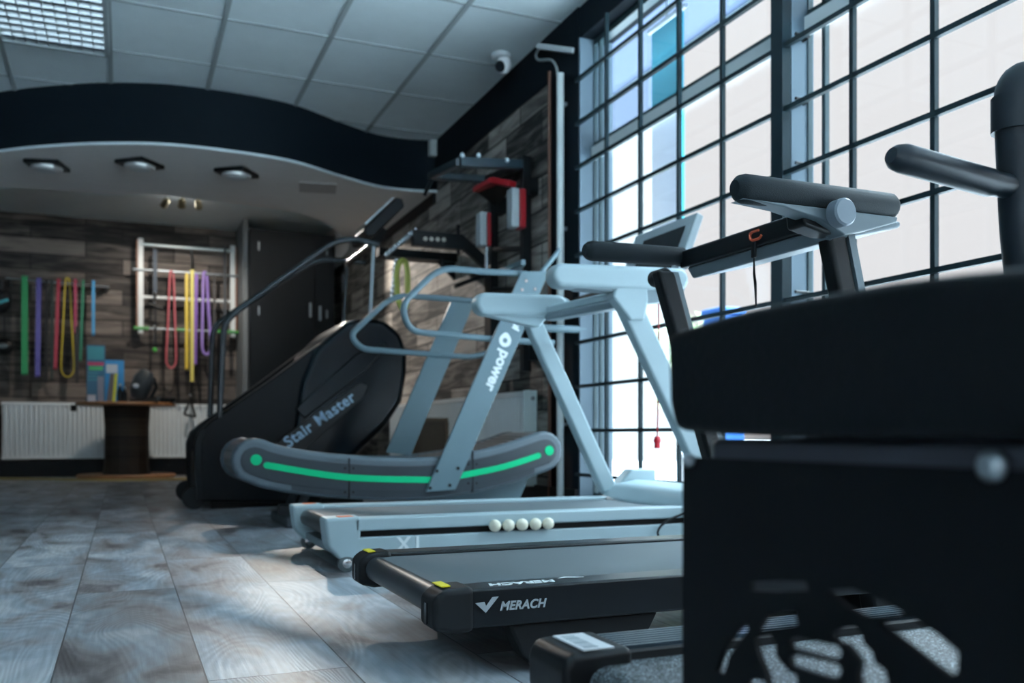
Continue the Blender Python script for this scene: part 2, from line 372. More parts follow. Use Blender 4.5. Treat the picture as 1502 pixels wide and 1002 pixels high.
# underside of the bulkhead between the two curves
def resample(path, n):
    L = [0]
    for i in range(1, len(path)): L.append(L[-1]+(path[i]-path[i-1]).length)
    out = []
    for k in range(n):
        t = L[-1]*k/(n-1); i = max(j for j in range(len(L)) if L[j] <= t+1e-9); i = min(i, len(path)-2)
        f = (t-L[i])/(L[i+1]-L[i]); out.append(path[i].lerp(path[i+1], f))
    return out
k_ = min(range(len(ic)), key=lambda i: (ic[i]-V((1.5, 8.1, 0))).length)
A = resample(oc, 90)+resample([V((XW, 6.93, 0)), V((XW, 10.89, 0))], 40)
B_ = resample(ic[:k_+1], 90)+resample(ic[k_:], 40)
vs = []; fs = []
for a, b in zip(A, B_): vs += [(a.x, a.y, ZS), (b.x, b.y, ZS), (a.x, a.y, ZS+0.01), (b.x, b.y, ZS+0.01)]
for i in range(len(A)-1):
    q = i*4; fs += [(q, q+1, q+5, q+4), (q+2, q+6, q+7, q+3)]
struct('trim_10', MB().box(XW-0.02, XW, 6.96, 10.88, 2.31, ZS-0.001), blackpaint)
struct('ceiling.001', MB().add(vs, fs), plaster, origin=(0,0,ZS))

# ------------------------------------------------------------------ windows
BAY = [(2.80, WY1-0.01, 'window_1', 'far'), (-2.3, 2.742, 'window_2', 'near')]
frame_m = mat('window_frame_paint', (0.03, 0.06, 0.07), 0.4)
trans_m = mat('transom_aluminium', (0.62, 0.66, 0.66), 0.5)
zb = [0.234+0.2395*k for k in range(10)]
for y0, y1, nm, which in BAY:
    f = MB()
    f.box(XG, XG+0.02, y0, y0+0.008, WZ0, WZ1).box(XG, XG+0.02, y1-0.006, y1, WZ0, WZ1).box(XG, XG+0.05, y0, y1, WZ0, WZ0+0.03).box(XG, XG+0.05, y0, y1, WZ1-0.03, WZ1)
    muls = [4.385] if which == 'far' else [2.655, 0.9, -0.7]
    for q in muls: f.box(XG, XG+0.02, q-0.009, q+0.009, WZ0, WZ1)
    f.box(XG, XG+0.05, y0, y1, 2.035, 2.06)
    fo = struct(nm, f, frame_m)
    tr = obj('transom', MB().box(XG-0.014, XG+0.008, y0, y1, 1.965, 2.034), trans_m, fo)
    gp = obj('glass_pane', MB().box(XG+0.02, XG+0.026, y0, y1, WZ0, WZ1), glass, fo)
def grille(y0, y1, vy, label):
    t = thing('window_grille', label, 'window grille', (XW-0.02, (y0+y1)/2, WZ0), 'dark metal grilles over the windows')
    for y in vy: obj('upright_bar', MB().box(XW-0.03, XW-0.012, y-0.009, y+0.009, WZ0, WZ1-0.01), tealbar, t)
    for z in zb: obj('cross_bar', MB().box(XW-0.034, XW-0.016, y0, y1, z-0.009, z+0.009), tealbar, t)
    return t
grille(2.81, 4.46, [4.121, 3.787, 3.456, 3.135], 'dark metal grille over the window bay beyond the thick post')
gg = grille(-2.3, 2.806, [2.401-0.339*k for k in range(14)], 'dark metal grille over the large bright window before the thick post')
gp_ = obj('post', MB().box(XW-0.04, XW, 2.74, 2.806, 0, WZ1+0.17), tealbar, gg)
for z in zb:
    obj('bracket', MB().tube([(XW-0.012, 2.70, z+0.03), (XW+0.05, 2.70, z+0.03), (XW+0.06, 2.742, z+0.03)], 0.006, 6), black, gg)

# ------------------------------------------------------------------ outside
conc = mat('pale_pavement', (0.72, 0.71, 0.72), 0.8)
f3 = MB().box(-3.2, 1.9, YR-0.15, YR-0.1, 0.3, 0.36).box(-3.2, 1.9, YR-0.15, YR-0.1, 2.49, 2.55)
for q in (-3.17, -1.5, 0.2, 1.87): f3.box(q-0.03, q+0.03, YR-0.15, YR-0.1, 0.3, 2.55)
f3 = struct('added_rear_window', f3, frame_m)  # unseen window added behind the camera to let more daylight in
obj('glass_pane', MB().box(-3.2, 1.9, YR-0.13, YR-0.124, 0.3, 2.55), glass, f3)
struct('ground', MB().box(XW+0.26, 80, -60, 60, -0.12, -0.02).box(-60, XW+0.26, -60, YR-0.25, -0.12, -0.02), conc)
can_m = mat('canopy_blue', (0.045, 0.075, 0.15), 0.6)
can = thing('entrance_canopy', 'blue-lined canopy with a white edge projecting outside above the window', 'canopy', (3.0, 3, 3.13))
obj('canopy_deck', MB().box(XW+0.2, 3.6, -3, 8.5, 3.16, 3.3), can_m, can)
obj('edge_trim', MB().box(3.6, 3.63, -3, 8.5, 3.13, 3.3), white, can)
obj('fixing_plate', MB().box(XW+0.2, XW+0.22, -3, 8.5, 3.1, 3.16), steel, can)
# hanging signs outside
ts = mat('teal_banner_cloth', (0.005, 0.20, 0.28), 0.6); ls = mat('pale_banner_cloth', (0.72, 0.78, 0.90), 0.6); cy = mat('cyan_edging', (0.05, 0.62, 0.75), 0.6)
XB = 2.9
def yx(u, X): return P(u, 500, X=X).y
def zx(u, v, X): return P(u, v, X=X).z
fl = thing('street_banner', 'banner hanging outside the far window bay, teal above and pale lavender below', 'banner', (XB, yx(978, XB), 1.6))
obj('upper_cloth', MB().box(XB, XB+0.01, yx(1001, XB), yx(956, XB), 2.33, 2.84), ts, fl)
obj('lower_cloth', MB().box(XB, XB+0.01, yx(1001, XB)+0.02, yx(956, XB), 1.62, 2.33), ls, fl)
obj('edging', MB().box(XB-0.003, XB+0.013, yx(1001, XB), yx(1001, XB)+0.02, 1.62, 2.33).box(XB-0.003, XB+0.013, yx(1001, XB), yx(956, XB), 1.6, 1.62), cy, fl)
obj('banner_rail', MB().tube([(XB, yx(1001, XB)-0.03, 2.86), (XB, yx(956, XB)+0.03, 2.86)], 0.015), steel, fl)
obj('hanging_cord', MB().tube([(XB, yx(978, XB), 2.86), (XB, yx(978, XB), 3.155)], 0.008), steel, fl)
bd = thing('pale_building', 'pale blue building with dark eaves seen through the upper far panes', 'building', (9, 17, 0))
bl = mat('pale_blue_render', (0.065, 0.085, 0.13), 0.8); dk = mat('dark_eaves', (0.10, 0.09, 0.12), 0.7)
yy0, yy1 = yx(952, 8.5), yx(893, 8.5)
wl = mat('grey_render', (0.22, 0.212, 0.205), 0.8)
obj('wall', MB().box(8.5, 9.1, yy0, yy1+6, -0.02, 6.0), wl, bd)
obj('upper_storey', MB().box(8.5, 9.1, yy0, yy1+6, 6.0, 9.3), bl, bd)
obj('eaves', MB().box(8.3, 9.3, yy0-0.3, yy1+6.3, 9.3, 9.9), dk, bd)
leafm = mat('pale_shrub_leaf', (0.50, 0.62, 0.34), 0.6, var=0.4, vscale=10)
sx = P(1020, 455, X=3.9)
sh = thing('potted_shrub', 'pale green shrub in a tub outside the window, above the bench', 'shrub', (sx.x, sx.y, -0.02))
hg = MB(); rnd = random.Random(3)
for i in range(420):
    c = V((rnd.gauss(0, 0.13), rnd.gauss(0, 0.22), 0)); c.z = rnd.uniform(0.75, 1.36)-abs(c.y)*0.4; c = c+V((sx.x, sx.y, 0))
    d = V((rnd.uniform(-1,1), rnd.uniform(-1,1), rnd.uniform(-1,1))).normalized(); q = d.orthogonal().normalized(); s_ = rnd.uniform(0.03, 0.06)
    hg.add([c-d*s_, c+q*s_*0.5, c+d*s_, c-q*s_*0.5], [(0,1,2,3)])
obj('foliage', hg, leafm, sh)
obj('trunk', MB().tube([(sx.x, sx.y, 0.3), (sx.x+0.01, sx.y, 0.9)], 0.02), drumwood, sh)
obj('tub', MB().lathe((sx.x, sx.y, -0.02), (0,0,1), [(0.11, 0), (0.15, 0.33), (0.13, 0.33)]), conc, sh)
bb = mat('bin_blue', (0.02, 0.16, 0.55), 0.5)
by = P(1048, 452, X=3.25)
bt = thing('litter_bin', 'slim blue litter bin standing outside behind the window grille', 'bin', (3.3, by.y, -0.02))
obj('bin_body', MB().box(3.23, 3.4, by.y-0.1, by.y+0.1, -0.02, by.z-0.05), bb, bt, bevel=0.02)
obj('lid', MB().box(3.22, 3.41, by.y-0.11, by.y+0.11, by.z-0.05, by.z), bb, bt, bevel=0.02)

# ------------------------------------------------------------------ lamps and ceiling fittings
def arealight(name, loc, energy, size, rot=(0,0,0), col=(1,1,1), spot=None, blend=0.6):
    l = bpy.data.lights.new(name, 'SPOT' if spot else 'POINT'); l.energy = energy; l.color = col; l.shadow_soft_size = size
    if spot: l.spot_size = spot; l.spot_blend = blend
    o = bpy.data.objects.new(name, l); C.objects.link(o); o.location = loc; o.rotation_euler = rot; return o
def aim(o, tgt):
    o.rotation_euler = (V(tgt)-o.location).to_track_quat('-Z', 'Y').to_euler()
lampglow = mat('lit_lamp_face', (1.0, 0.97, 0.9), 0.5, emit=9)
# downlights in the soffit
alum = mat('lamp_reflector', (0.55, 0.55, 0.54), 0.3, 0.5)
rots = [28, 4, 9]
for i, (u, v) in enumerate(((69, 240), (205, 238), (347, 251))):
    p = P(u, v, Z=ZS)
    nm = ['leftmost of the three black square downlights in the curved soffit', 'middle one of the three black square downlights in the curved soffit', 'rightmost of the three black square downlights in the curved soffit'][i]
    t = thing('ceiling_downlight', nm, 'downlight', (p.x, p.y, ZS-0.03), 'square downlights in the curved soffit')
    a = math.radians(rots[i]); s = 0.14
    q = [(p.x+math.cos(a+k*PI/2)*s*1.2, p.y+math.sin(a+k*PI/2)*s*1.2, ZS-0.03) for k in range(4)]
    obj('housing', MB().prism(q, (0, 0, 0.03)), black, t, bevel=0.006)
    obj('reflector', MB().lathe((p.x, p.y, ZS-0.05), (0,0,1), [(0.10, 0), (0.105, 0.012), (0.105, 0.02)], 28), alum, t)
    obj('lens', MB().lathe((p.x, p.y, ZS-0.054), (0,0,1), [(0.03, 0.0), (0.068, 0.0005), (0.07, 0.006)], 24), white, t)
p = P(466, 275, Z=ZS)
tag(obj('access_panel', MB().prism([(p.x+math.cos(k*PI/2+0.6)*0.2, p.y+math.sin(k*PI/2+0.6)*0.2, ZS-0.008) for k in range(4)], (0,0,0.008)), mat('beige_panel', (0.40, 0.38, 0.37), 0.8)), 'plain square hatch in the curved soffit beside the downlights', 'hatch')
# fluorescent troffer with louvre
tx0, tx1, ty0, ty1 = -0.67, -0.075, 4.67, 6.07
tr = thing('ceiling_light', 'unlit square ceiling light with a mirrored louvre among the tiles', 'ceiling light', ((tx0+tx1)/2, (ty0+ty1)/2, ZC-0.05))
obj('light_housing', MB().box(tx0, tx1, ty0, ty1, ZC-0.006, ZC-0.001), mat('housing_inside', (0.03, 0.035, 0.04), 0.4), tr)
rim = MB()
for q in ((tx0, tx1, ty0, ty0+0.025), (tx0, tx1, ty1-0.025, ty1), (tx0, tx0+0.025, ty0, ty1), (tx1-0.025, tx1, ty0, ty1)): rim.box(*q, ZC-0.055, ZC-0.004)
obj('rim', rim, tgrid, tr)
lv = MB(); mir = mat('mirror_louvre', (0.26, 0.28, 0.29), 0.3, 0.9)
for k in range(1, 9):
    x = tx0+0.025+(tx1-tx0-0.05)*k/9; lv.box(x-0.002, x+0.002, ty0+0.025, ty1-0.025, ZC-0.05, ZC-0.012)
for k in range(1, 15):
    y = ty0+0.025+(ty1-ty0-0.05)*k/15; lv.prism([(tx0+0.025, y-0.010, ZC-0.018), (tx0+0.025, y+0.010, ZC-0.018), (tx0+0.025, y, ZC-0.05)], (tx1-tx0-0.05, 0, 0))
obj('louvre', lv, mir, tr)
# security camera dome
p = P(735, 80, Z=ZC)
cc = thing('security_camera', 'small white dome security camera fixed to the tiled ceiling', 'camera', (p.x, p.y, ZC-0.12))
obj('camera_base', MB().lathe((p.x, p.y, ZC-0.03), (0,0,1), [(0.05, 0), (0.06, 0.01), (0.06, 0.03)]), white, cc)
obj('camera_body', MB().ball((p.x+0.015, p.y-0.01, ZC-0.065), 0.055, 18, (0.85, 0.85, 1.05)), mat('camera_white', (0.75, 0.77, 0.78), 0.35), cc)
obj('camera_lens', MB().lathe((p.x-0.015, p.y-0.03, ZC-0.085), (-0.75, -0.6, -0.45), [(0.03, 0), (0.034, 0.012), (0.026, 0.024), (0.01, 0.026)]), blackgloss, cc)
p = P(634, 217, Y=6.9)
tag(obj('motion_sensor', MB().box(p.x-0.03, p.x+0.03, 6.86, 6.92, p.z-0.07, ZC-0.01), mat('sensor_plastic', (0.38, 0.42, 0.42), 0.5), bevel=0.008), 'small pale box sensor under the tiles at the end of the dark fascia', 'sensor')
# three little spot lamps on the tray ceiling and one by the right wall
def spotlamp(u, v, lbl, aimto, lit, s=1.0, zc=ZC):
    p = P(u, v, Z=zc-0.14)
    t = thing('spot_lamp', lbl, 'spot lamp', (p.x, p.y, zc-0.16), 'spot lamps on the back ceiling')
    obj('stem', MB().tube([(p.x, p.y, zc-0.09*s), (p.x, p.y, zc-0.001)], 0.009), chrome, t)
    d = (V(aimto)-V((p.x, p.y, zc-0.14))).normalized()
    obj('lamp_head', MB().lathe(V((p.x, p.y, zc-0.12))-d*0.05, d, [(0.015, 0), (0.03, 0.02), (0.036, 0.09), (0.036, 0.1)]), mat('brass_lamp', (0.35, 0.32, 0.22), 0.35, 0.7), t)
    o = obj('bulb_face', MB().disc(V((p.x, p.y, zc-0.12))+d*0.052, d, 0.03, 0.004), lampglow if lit else white, t)
    return V((p.x, p.y, zc-0.12))+d*0.08
k1 = spotlamp(243, 300, 'left one of three small spot lamps above the wall ladder', (-0.3, 10.7, 1.7), False)
k2 = spotlamp(267, 300, 'middle one of three small spot lamps above the wall ladder', (0.6, 10.8, 1.6), False)
k3 = spotlamp(291, 302, 'right one of three small spot lamps above the wall ladder', (1.0, 10.8, 1.6), False)
k4 = spotlamp(517, 316, 'bright lit spot lamp above the black lockers', (2.3, 8.2, 1.6), True)
l = arealight('spot_light_wall', (k4.x-0.75, k4.y-0.3, k4.z-0.05), 180, 0.04, spot=math.radians(95), col=(1, 0.93, 0.84)); aim(l, (2.3, 6.8, 1.45))
l = arealight('spot_light_ladder', tuple(k2+V((0.02, 0.06, -0.03))), 75, 0.04, spot=math.radians(100), col=(1, 0.9, 0.8)); aim(l, (0.45, 10.9, 1.05))
l = arealight('spot_light_bands', tuple(k1+V((-0.03, 0.06, -0.03))), 7, 0.04, spot=math.radians(95), col=(1, 0.9, 0.8)); aim(l, (-0.6, 10.9, 1.4))
l = arealight('lamp_upglow', (k2.x, k2.y, ZC-0.13), 2.2, 0.05, col=(1, 0.97, 0.93))
#@@PART2
# ================================================================== treadmills
def PY(u, v, Y): return P(u, v, Y=Y)
# ---- curved self-powered treadmill -------------------------------------------------
YN, YF = 4.42, 4.97
ct = thing('curved_treadmill', 'dark grey curved treadmill with a bright green stripe along its side', 'treadmill', (1.3, 4.8, 0))
clpx = [(374,676),(400,685),(450,694),(520,700.5),(580,703),(640,701),(700,692),(750,679.5),(800,662)]
def cl(Y, px=clpx, n=5): return spline([PY(u, v, YN)+V((0, Y-YN, 0)) for u, v in px], n)
NY = V((0, 1, 0))
for Y, th, dr in ((YN, 0.075, 1), (YF, 0.075, -1)):
    sp_ = obj('side_panel', MB().prism(ribbon(cl(Y), 0.108, NY), (0, th*dr, 0)), ctmid, ct, bevel=0.022, seg=3)
    if dr == 1:
        obj('inset_panel', MB().prism(ribbon(cl(Y-0.004), 0.066, NY), (0, 0.02, 0)), ctdark, sp_, bevel=0.003)
        bot = [q+V((0, 0, -0.074)) for q in cl(Y-0.003)[8:-2]]
        lab(obj('lower_rim', MB().prism([q+V((0,0,0.017)) for q in bot]+[q-V((0,0,0.019)) for q in bot[::-1]], (0, 0.01, 0)), ctdark, sp_), 'darker band along the lower edge')
        for a, b in (((391,682.5),(631,704)), ((670,698.5),(789,668.5))):
            pts = [a]+[(507,700.0)]+[b] if a[0] < 600 else [a, (735,685.5), b]
            obj('green_stripe', MB().prism(ribbon(cl(Y-0.008, pts, 12), 0.0155, NY), (0, 0.01, 0)), green, sp_)
        for u, v in ((375.5, 674.5), (805, 661)):
            obj('green_dot', MB().disc(PY(u, v, YN)+V((0,-0.008,0)), (0,1,0), 0.026, 0.01), green, sp_)
        for u in (512, 693):
            ln = PY(u, 690, YN)
            obj('panel_seam', MB().box(ln.x-0.003, ln.x+0.003, YN-0.006, YN+0.02, PY(u, 731 if u == 512 else 722, YN).z, PY(u, 672 if u == 512 else 660, YN).z), black, sp_)
            for du in (-6, 6):
                for v in ((687, 722) if u == 512 else (681, 709)):
                    obj('screw', MB().disc(PY(u+du, v, YN-0.006), (0,1,0), 0.006, 0.006, 10), black, sp_)
bl_ = cl(YN)
tread = ribbon([q+V((0, 0.08, 0.004)) for q in bl_], 0.094, NY, 8)
tm_ = mat('slatted_rubber', (0.055, 0.05, 0.05), 0.35)
obj('slat_belt', MB().prism(tread, (0, YF-YN-0.16, 0)), tm_, ct)
sl = MB(); n_ = len(tread)
tot = 0
for i in range(n_):
    a, b = tread[i], tread[(i+1) % n_]; L_ = (b-a).length; k = max(1, int(L_/0.05))
    for j in range(k):
        q = a.lerp(b, (j+0.5)/k); sl.bar(q+V((0, 0.01, 0)), q+V((0, YF-YN-0.17, 0)), 0.03, 0.012, up=(b-a).cross(NY))
lab(obj('slats', sl, mat('slat_rubber', (0.07, 0.062, 0.06), 0.3), ct), 'ribbed slats of the curved belt')
for Y in (YN+0.1, YF-0.1):
    obj('foot_frame', MB().prism([PY(u, v, YN)+V((0, Y-YN, 0)) for u, v in ((640,728),(700,722),(788,700),(755,775),(640,775))], (0, 0.03, 0)), ctgrey, ct)
obj('front_foot', MB().box(1.72, 1.98, YN+0.06, YF-0.06, 0, 0.05), ctdark, ct, bevel=0.01)
obj('rear_foot', MB().box(0.72, 0.9, YN+0.03, YF-0.03, 0.0, 0.05), ctdark, ct, bevel=0.01)
obj('frame_beam', MB().box(0.72, 1.98, YN+0.3, YF-0.3, 0.035, 0.10), ctdark, ct, bevel=0.008)
for Y in (YN+0.12, YF-0.12):
    obj('foot_post', MB().tube([(0.78, Y, 0.03), (0.86, Y, 0.22)], 0.022), ctdark, ct)
# arms
arm = obj('arm', MB().prism([PY(u, v, YN-0.02) for u, v in ((624.5,722),(668,719),(806,398),(765,398))], (0, 0.018, 0)), ctgrey, ct, bevel=0.004)
obj('arm', MB().prism([PY(u, v, YF+0.0) for u, v in ((566,664),(603,668),(699,437),(664,437))], (0, 0.018, 0)), ctgrey, ct, bevel=0.004)
for u, v in ((641,691),(672,687),(631,716),(660,712),(772,412),(766,425),(785,424)):
    obj('bolt', MB().disc(PY(u, v, YN-0.024), (0,1,0), 0.009, 0.006, 12), black if v > 600 else chrome, arm)
# handrails
pts = [PY(u, v, YN+0.01) for u, v in ((772,402),(700,398),(646,392),(588,447),(600,486),(662,492),(742,499),(812,503))]
obj('hand_rail', MB().tube(fillet(pts, 0.09, 6), 0.0165, 12), ctgrey, ct)
pts = [PY(u, v, YF) for u, v in ((690,441),(640,437),(577,433),(513,492),(530,512),(610,518),(690,524),(716,518),(735,500))]
obj('hand_rail', MB().tube(fillet(pts, 0.09, 6), 0.0165, 12), ctgrey, ct)
a, b = PY(790, 481, YN+0.05), PY(858, 484, YN+0.05)
obj('front_bar', MB().tube([a, b, b+V((0.004,0,0))], [0.021, 0.021, 0.012], 12), ctgrey, ct)
obj('console_tube', MB().tube([PY(792, 402, YN+0.02), PY(818, 370, YN+0.05), PY(820, 366, YN+0.06)], 0.013), ctgrey, ct)
p = PY(764, 386, YN+0.1)
obj('console', MB().box(p.x, p.x+0.03, YN+0.1, YF-0.1, p.z-0.01, p.z+0.02), ctgrey, ct, bevel=0.005)
# lettering on the arm, reading down the slope
lo, hi = PY(716, 574, YN-0.0215), PY(758, 476, YN-0.0215)
dn = (lo-hi).normalized(); upv = V((dn.z, 0, -dn.x))
if upv.x < 0: upv = -upv
upv = dn.cross(V((0,-1,0))); 
side = V((0,-1,0)).cross(dn)
def armtext(s_, u, v, size, nm, **k):
    o_ = PY(u, v, YN-0.0215)
    return text(nm, s_, o_, dn, side, size, offwhite, arm, **k)
L_ = lambda u, v: PY(u, v, YN-0.0215)
armtext('power', 736, 512, 0.085, 'lettering', off=0.003)
armtext('ui', 756, 471, 0.06, 'lettering', off=0.003)
c_ = L_(741, 499.5)
ring = MB(); nn = 28
for k in range(nn):
    pass
ro, ri = 0.034, 0.0135
vs = []; fs = []
for k in range(nn):
    t = 2*PI*k/nn; d_ = V((math.cos(t), 0, math.sin(t))); e_ = 1.0+0.25*max(0, math.cos(t-math.atan2(1, 0.15)))**8
    vs += [c_+d_*ri, c_+d_*ro*e_, c_+d_*ri+V((0,0.002,0)), c_+d_*ro*e_+V((0,0.002,0))]
for k in range(nn):
    q, r_ = 4*k, 4*((k+1) % nn); fs += [(q, q+1, r_+1, r_), (q+2, r_+2, r_+3, q+3), (q+1, q+3, r_+3, r_+1), (q, r_, r_+2, q+2)]
obj('ring_logo', MB().add(vs, fs), offwhite, arm)

# ---- white treadmill ------------------------------------------------------------------
y0, y1, x0, x1 = 2.95, 3.65, 0.60, 2.06
wt = thing('treadmill', 'pale silver treadmill marked X1 with white balls on its side ledge', 'treadmill', (1.3, 3.3, 0))
ZT = 0.175
for Y, s in ((y0, 1), (y1, -1)):
    r1 = obj('foot_rail', MB().box(x0+0.1, x1, Y, Y+s*0.085, ZT-0.042, ZT), silver, wt, bevel=0.006)
    r2 = obj('side_skirt', MB().box(x0+0.1, x1, Y, Y+s*0.03, 0.032, 0.112), silver, wt, bevel=0.006)
    obj('slot', MB().box(x0+0.1, x1, Y+s*0.02, Y+s*0.045, 0.108, ZT-0.04), black, wt)
    obj('ledge', MB().box(x0+0.3, x1, Y+s*0.002, Y+s*0.03, 0.106, 0.112), silverd, r2)
    # end cap
    cp = obj('end_cap', MB().prism([(x0, Y, ZT+0.004), (x0+0.012, Y, 0.085), (x0+0.05, Y, 0.042), (x0+0.115, Y, 0.038), (x0+0.125, Y, ZT+0.006)], (0, s*0.1, 0)), silver, wt, bevel=0.012, seg=3)
    obj('warning_sticker', MB().box(x0+0.05, x0+0.1, Y+s*0.015, Y+s*0.06, ZT+0.0045, ZT+0.0065), orange, cp)
    wy = Y+(0.0 if s == 1 else -0.03)
    wh = obj('wheel', MB().lathe((x0+0.075, wy, 0.029), (0,1,0), [(0.022, 0), (0.029, 0.003), (0.029, 0.022), (0.022, 0.025)], 24), mat('wheel_rubber', (0.10, 0.13, 0.14), 0.35), wt)
    obj('hub', MB().lathe((x0+0.075, wy-0.003, 0.029), (0,1,0), [(0.007, 0), (0.013, 0.002), (0.015, 0.003), (0.015, 0.031)], 16), chrome, wh)
text('lettering', 'X1', (0.842, y0-0.001, 0.062), (1,0,0), (0,0,1), 0.066, mat('pale_letters', (0.72, 0.80, 0.82), 0.5), wt, off=0.002, spacing=1.25)
obj('running_belt', MB().box(x0+0.06, x1, y0+0.075, y1-0.075, ZT-0.055, ZT-0.012), belt, wt)
obj('rear_roller', MB().tube([(x0+0.062, y0+0.08, ZT-0.045), (x0+0.062, y1-0.08, ZT-0.045)], 0.033, 20), mat('roller_rubber', (0.03, 0.035, 0.04), 0.4), wt)
obj('rear_crossbar', MB().box(x0+0.05, x0+0.10, y0+0.05, y1-0.05, 0.045, 0.075), silverd, wt, bevel=0.005)
obj('motor_cover', MB().prism([(x1-0.09, y0+0.02, ZT-0.01), (x1-0.02, y0+0.02, ZT+0.055), (x1+0.08, y0+0.02, ZT+0.075), (2.245, y0+0.02, ZT+0.04), (2.245, y0+0.02, 0.04), (x1-0.09, y0+0.02, 0.04)], (0, y1-y0-0.04, 0)), silver, wt, bevel=0.02, seg=3)
for Y, s in ((y0-0.01, 1), (y1+0.01, -1)):
    obj('base_block', MB().prism([(x1-0.01, Y, 0.0), (x1-0.01, Y, ZT+0.05), (x1+0.06, Y, ZT+0.12), (2.25, Y, ZT+0.12), (2.25, Y, 0.0)], (0, s*0.08, 0)), silver, wt, bevel=0.012)
def slopepost(pb, pt, wid, depth, name, m, root, s=1, bev=0.012):
    # flat-sided upright: pb, pt are 3D centre points in a Y plane
    return obj(name, MB().prism([pb+V((-wid/2,0,0)), pb+V((wid/2,0,0)), pt+V((wid/2,0,0)), pt+V((-wid/2,0,0))], (0, s*depth, 0)), m, root, bevel=bev, seg=3)
YA, YBf = 2.98, 3.60
slopepost(PY(906, 716, YBf)+V((-0.03,0,-0.02)), PY(783, 468, YBf), 0.085, 0.055, 'upright', silver, wt)
slopepost(PY(1044, 700, YA), PY(919, 430, YA), 0.105, 0.055, 'upright', silver, wt)
def pill(p, q, h, d, name, m, root, s=1, bev=0.02):
    p, q = V(p), V(q); c = [p, q]; o_ = ribbon([p, p.lerp(q, 0.5), q], h/2, NY, 7)
    return obj(name, MB().prism(o_, (0, s*d, 0)), m, root, bevel=bev, seg=3)
# side arms
a1 = pill(PY(828, 403, YA-0.03), PY(998, 409, YA-0.03), 0.088, 0.085, 'hand_grip', silver, wt)
obj('grip_underside', MB().prism([PY(u, v, YA-0.01) for u, v in ((822,412),(1010,412),(1000,440),(946,446),(924,430),(850,425))], (0, 0.06, 0)), silverd, a1, bevel=0.008)
obj('arm_bracket', MB().prism([PY(u, v, YA-0.02) for u, v in ((905,415),(950,415),(952,440),(946,470),(926,470),(900,436))], (0, 0.06, 0)), silver, a1, bevel=0.01)
a2 = pill(PY(704, 449, YBf), PY(808, 452, YBf), 0.095, 0.085, 'hand_grip', silver, wt, s=-1)
obj('arm_bracket', MB().prism([PY(u, v, YBf-0.05) for u, v in ((712,462),(830,436),(850,450),(800,470),(792,480),(770,476))], (0, 0.05, 0)), silver, a2, bevel=0.008)
# console deck between the arms
dk1 = [PY(800, 432, YBf-0.06), PY(800, 470, YBf-0.06), PY(925, 438, YA+0.02), PY(925, 424, YA+0.02)]
q0, q1 = PY(797, 462, YBf-0.06), PY(922, 436, YA+0.02)
obj('console_deck', MB().add([q0, q0+V((0.32,0,0.04)), q1+V((0.20,0,0.04)), q1, q0+V((0,0,0.035)), q0+V((0.32,0,0.075)), q1+V((0.20,0,0.075)), q1+V((0,0,0.035))],
    [(0,1,2,3),(4,7,6,5),(0,4,5,1),(1,5,6,2),(2,6,7,3),(3,7,4,0)]), silver, wt, bevel=0.008)
obj('cross_tube', MB().bar(q0+V((0.03,0,-0.01)), q1+V((0.01,0,-0.02)), 0.06, 0.03), silverd, wt, bevel=0.01)
# console screen
zt, zl = 1.345, 1.09
ya, yb = 3.07, 3.55
scr = [V((2.02, ya, zl)), V((2.02, yb, zl)), V((2.12, yb, zt)), V((2.12, ya, zt))]
nrm = (scr[1]-scr[0]).cross(scr[3]-scr[0]).normalized()
if nrm.x > 0: nrm = -nrm
cs_ = obj('console', MB().prism(scr, -nrm*0.035), mat('console_silver', (0.34, 0.40, 0.43), 0.35), wt, bevel=0.006)
def lerp4(s, t): return scr[0].lerp(scr[1], s).lerp(scr[3].lerp(scr[2], s), t)
obj('screen', MB().prism([lerp4(0.12, 0.12)+nrm*0.003, lerp4(0.78, 0.12)+nrm*0.003, lerp4(0.78, 0.82)+nrm*0.003, lerp4(0.12, 0.82)+nrm*0.003], -nrm*0.004), blackgloss, cs_)
# safety cord in red
rc = thing('safety_key_cord', 'thin red safety cord with a red clip hanging in front of the far window bay', 'cord', P(964, 640, Y=3.2))
rA, rB = P(966, 450, Y=3.22), P(964, 640, Y=3.22)
obj('cord', MB().tube([rA+V((0,0,0.08)), rA, rA.lerp(rB, 0.5)+V((0.004,0,0)), rB], 0.0035, 8), red, rc)
rm = mat('red_clip', (0.72, 0.012, 0.03), 0.4)
obj('clip', MB().box(rB.x-0.011, rB.x+0.011, rB.y-0.008, rB.y+0.008, rB.z-0.05, rB.z), rm, rc, bevel=0.004)
obj('clip_ring', MB().ball(rB+V((0,0,-0.018)), 0.018, 12, (1, 0.6, 0.8)), rm, rc)
# balls on the ledge
bm_ = mat('cream_rubber', (0.74, 0.71, 0.58), 0.7)
for k, u in enumerate((726, 746, 766, 785.5, 804)):
    c_ = PY(u, 771.5-k*1.0, y0-0.012)
    o = obj('massage_ball', MB().ball((c_.x, y0-0.012, 0.1125+0.0215), 0.0215, 20), bm_)
    wh_ = ['first', 'second', 'middle', 'fourth', 'last'][k]
    tag(o, f'cream ball on the silver treadmill ledge, {wh_} of five from the wheel end', 'ball', 'row of cream balls on the treadmill ledge')

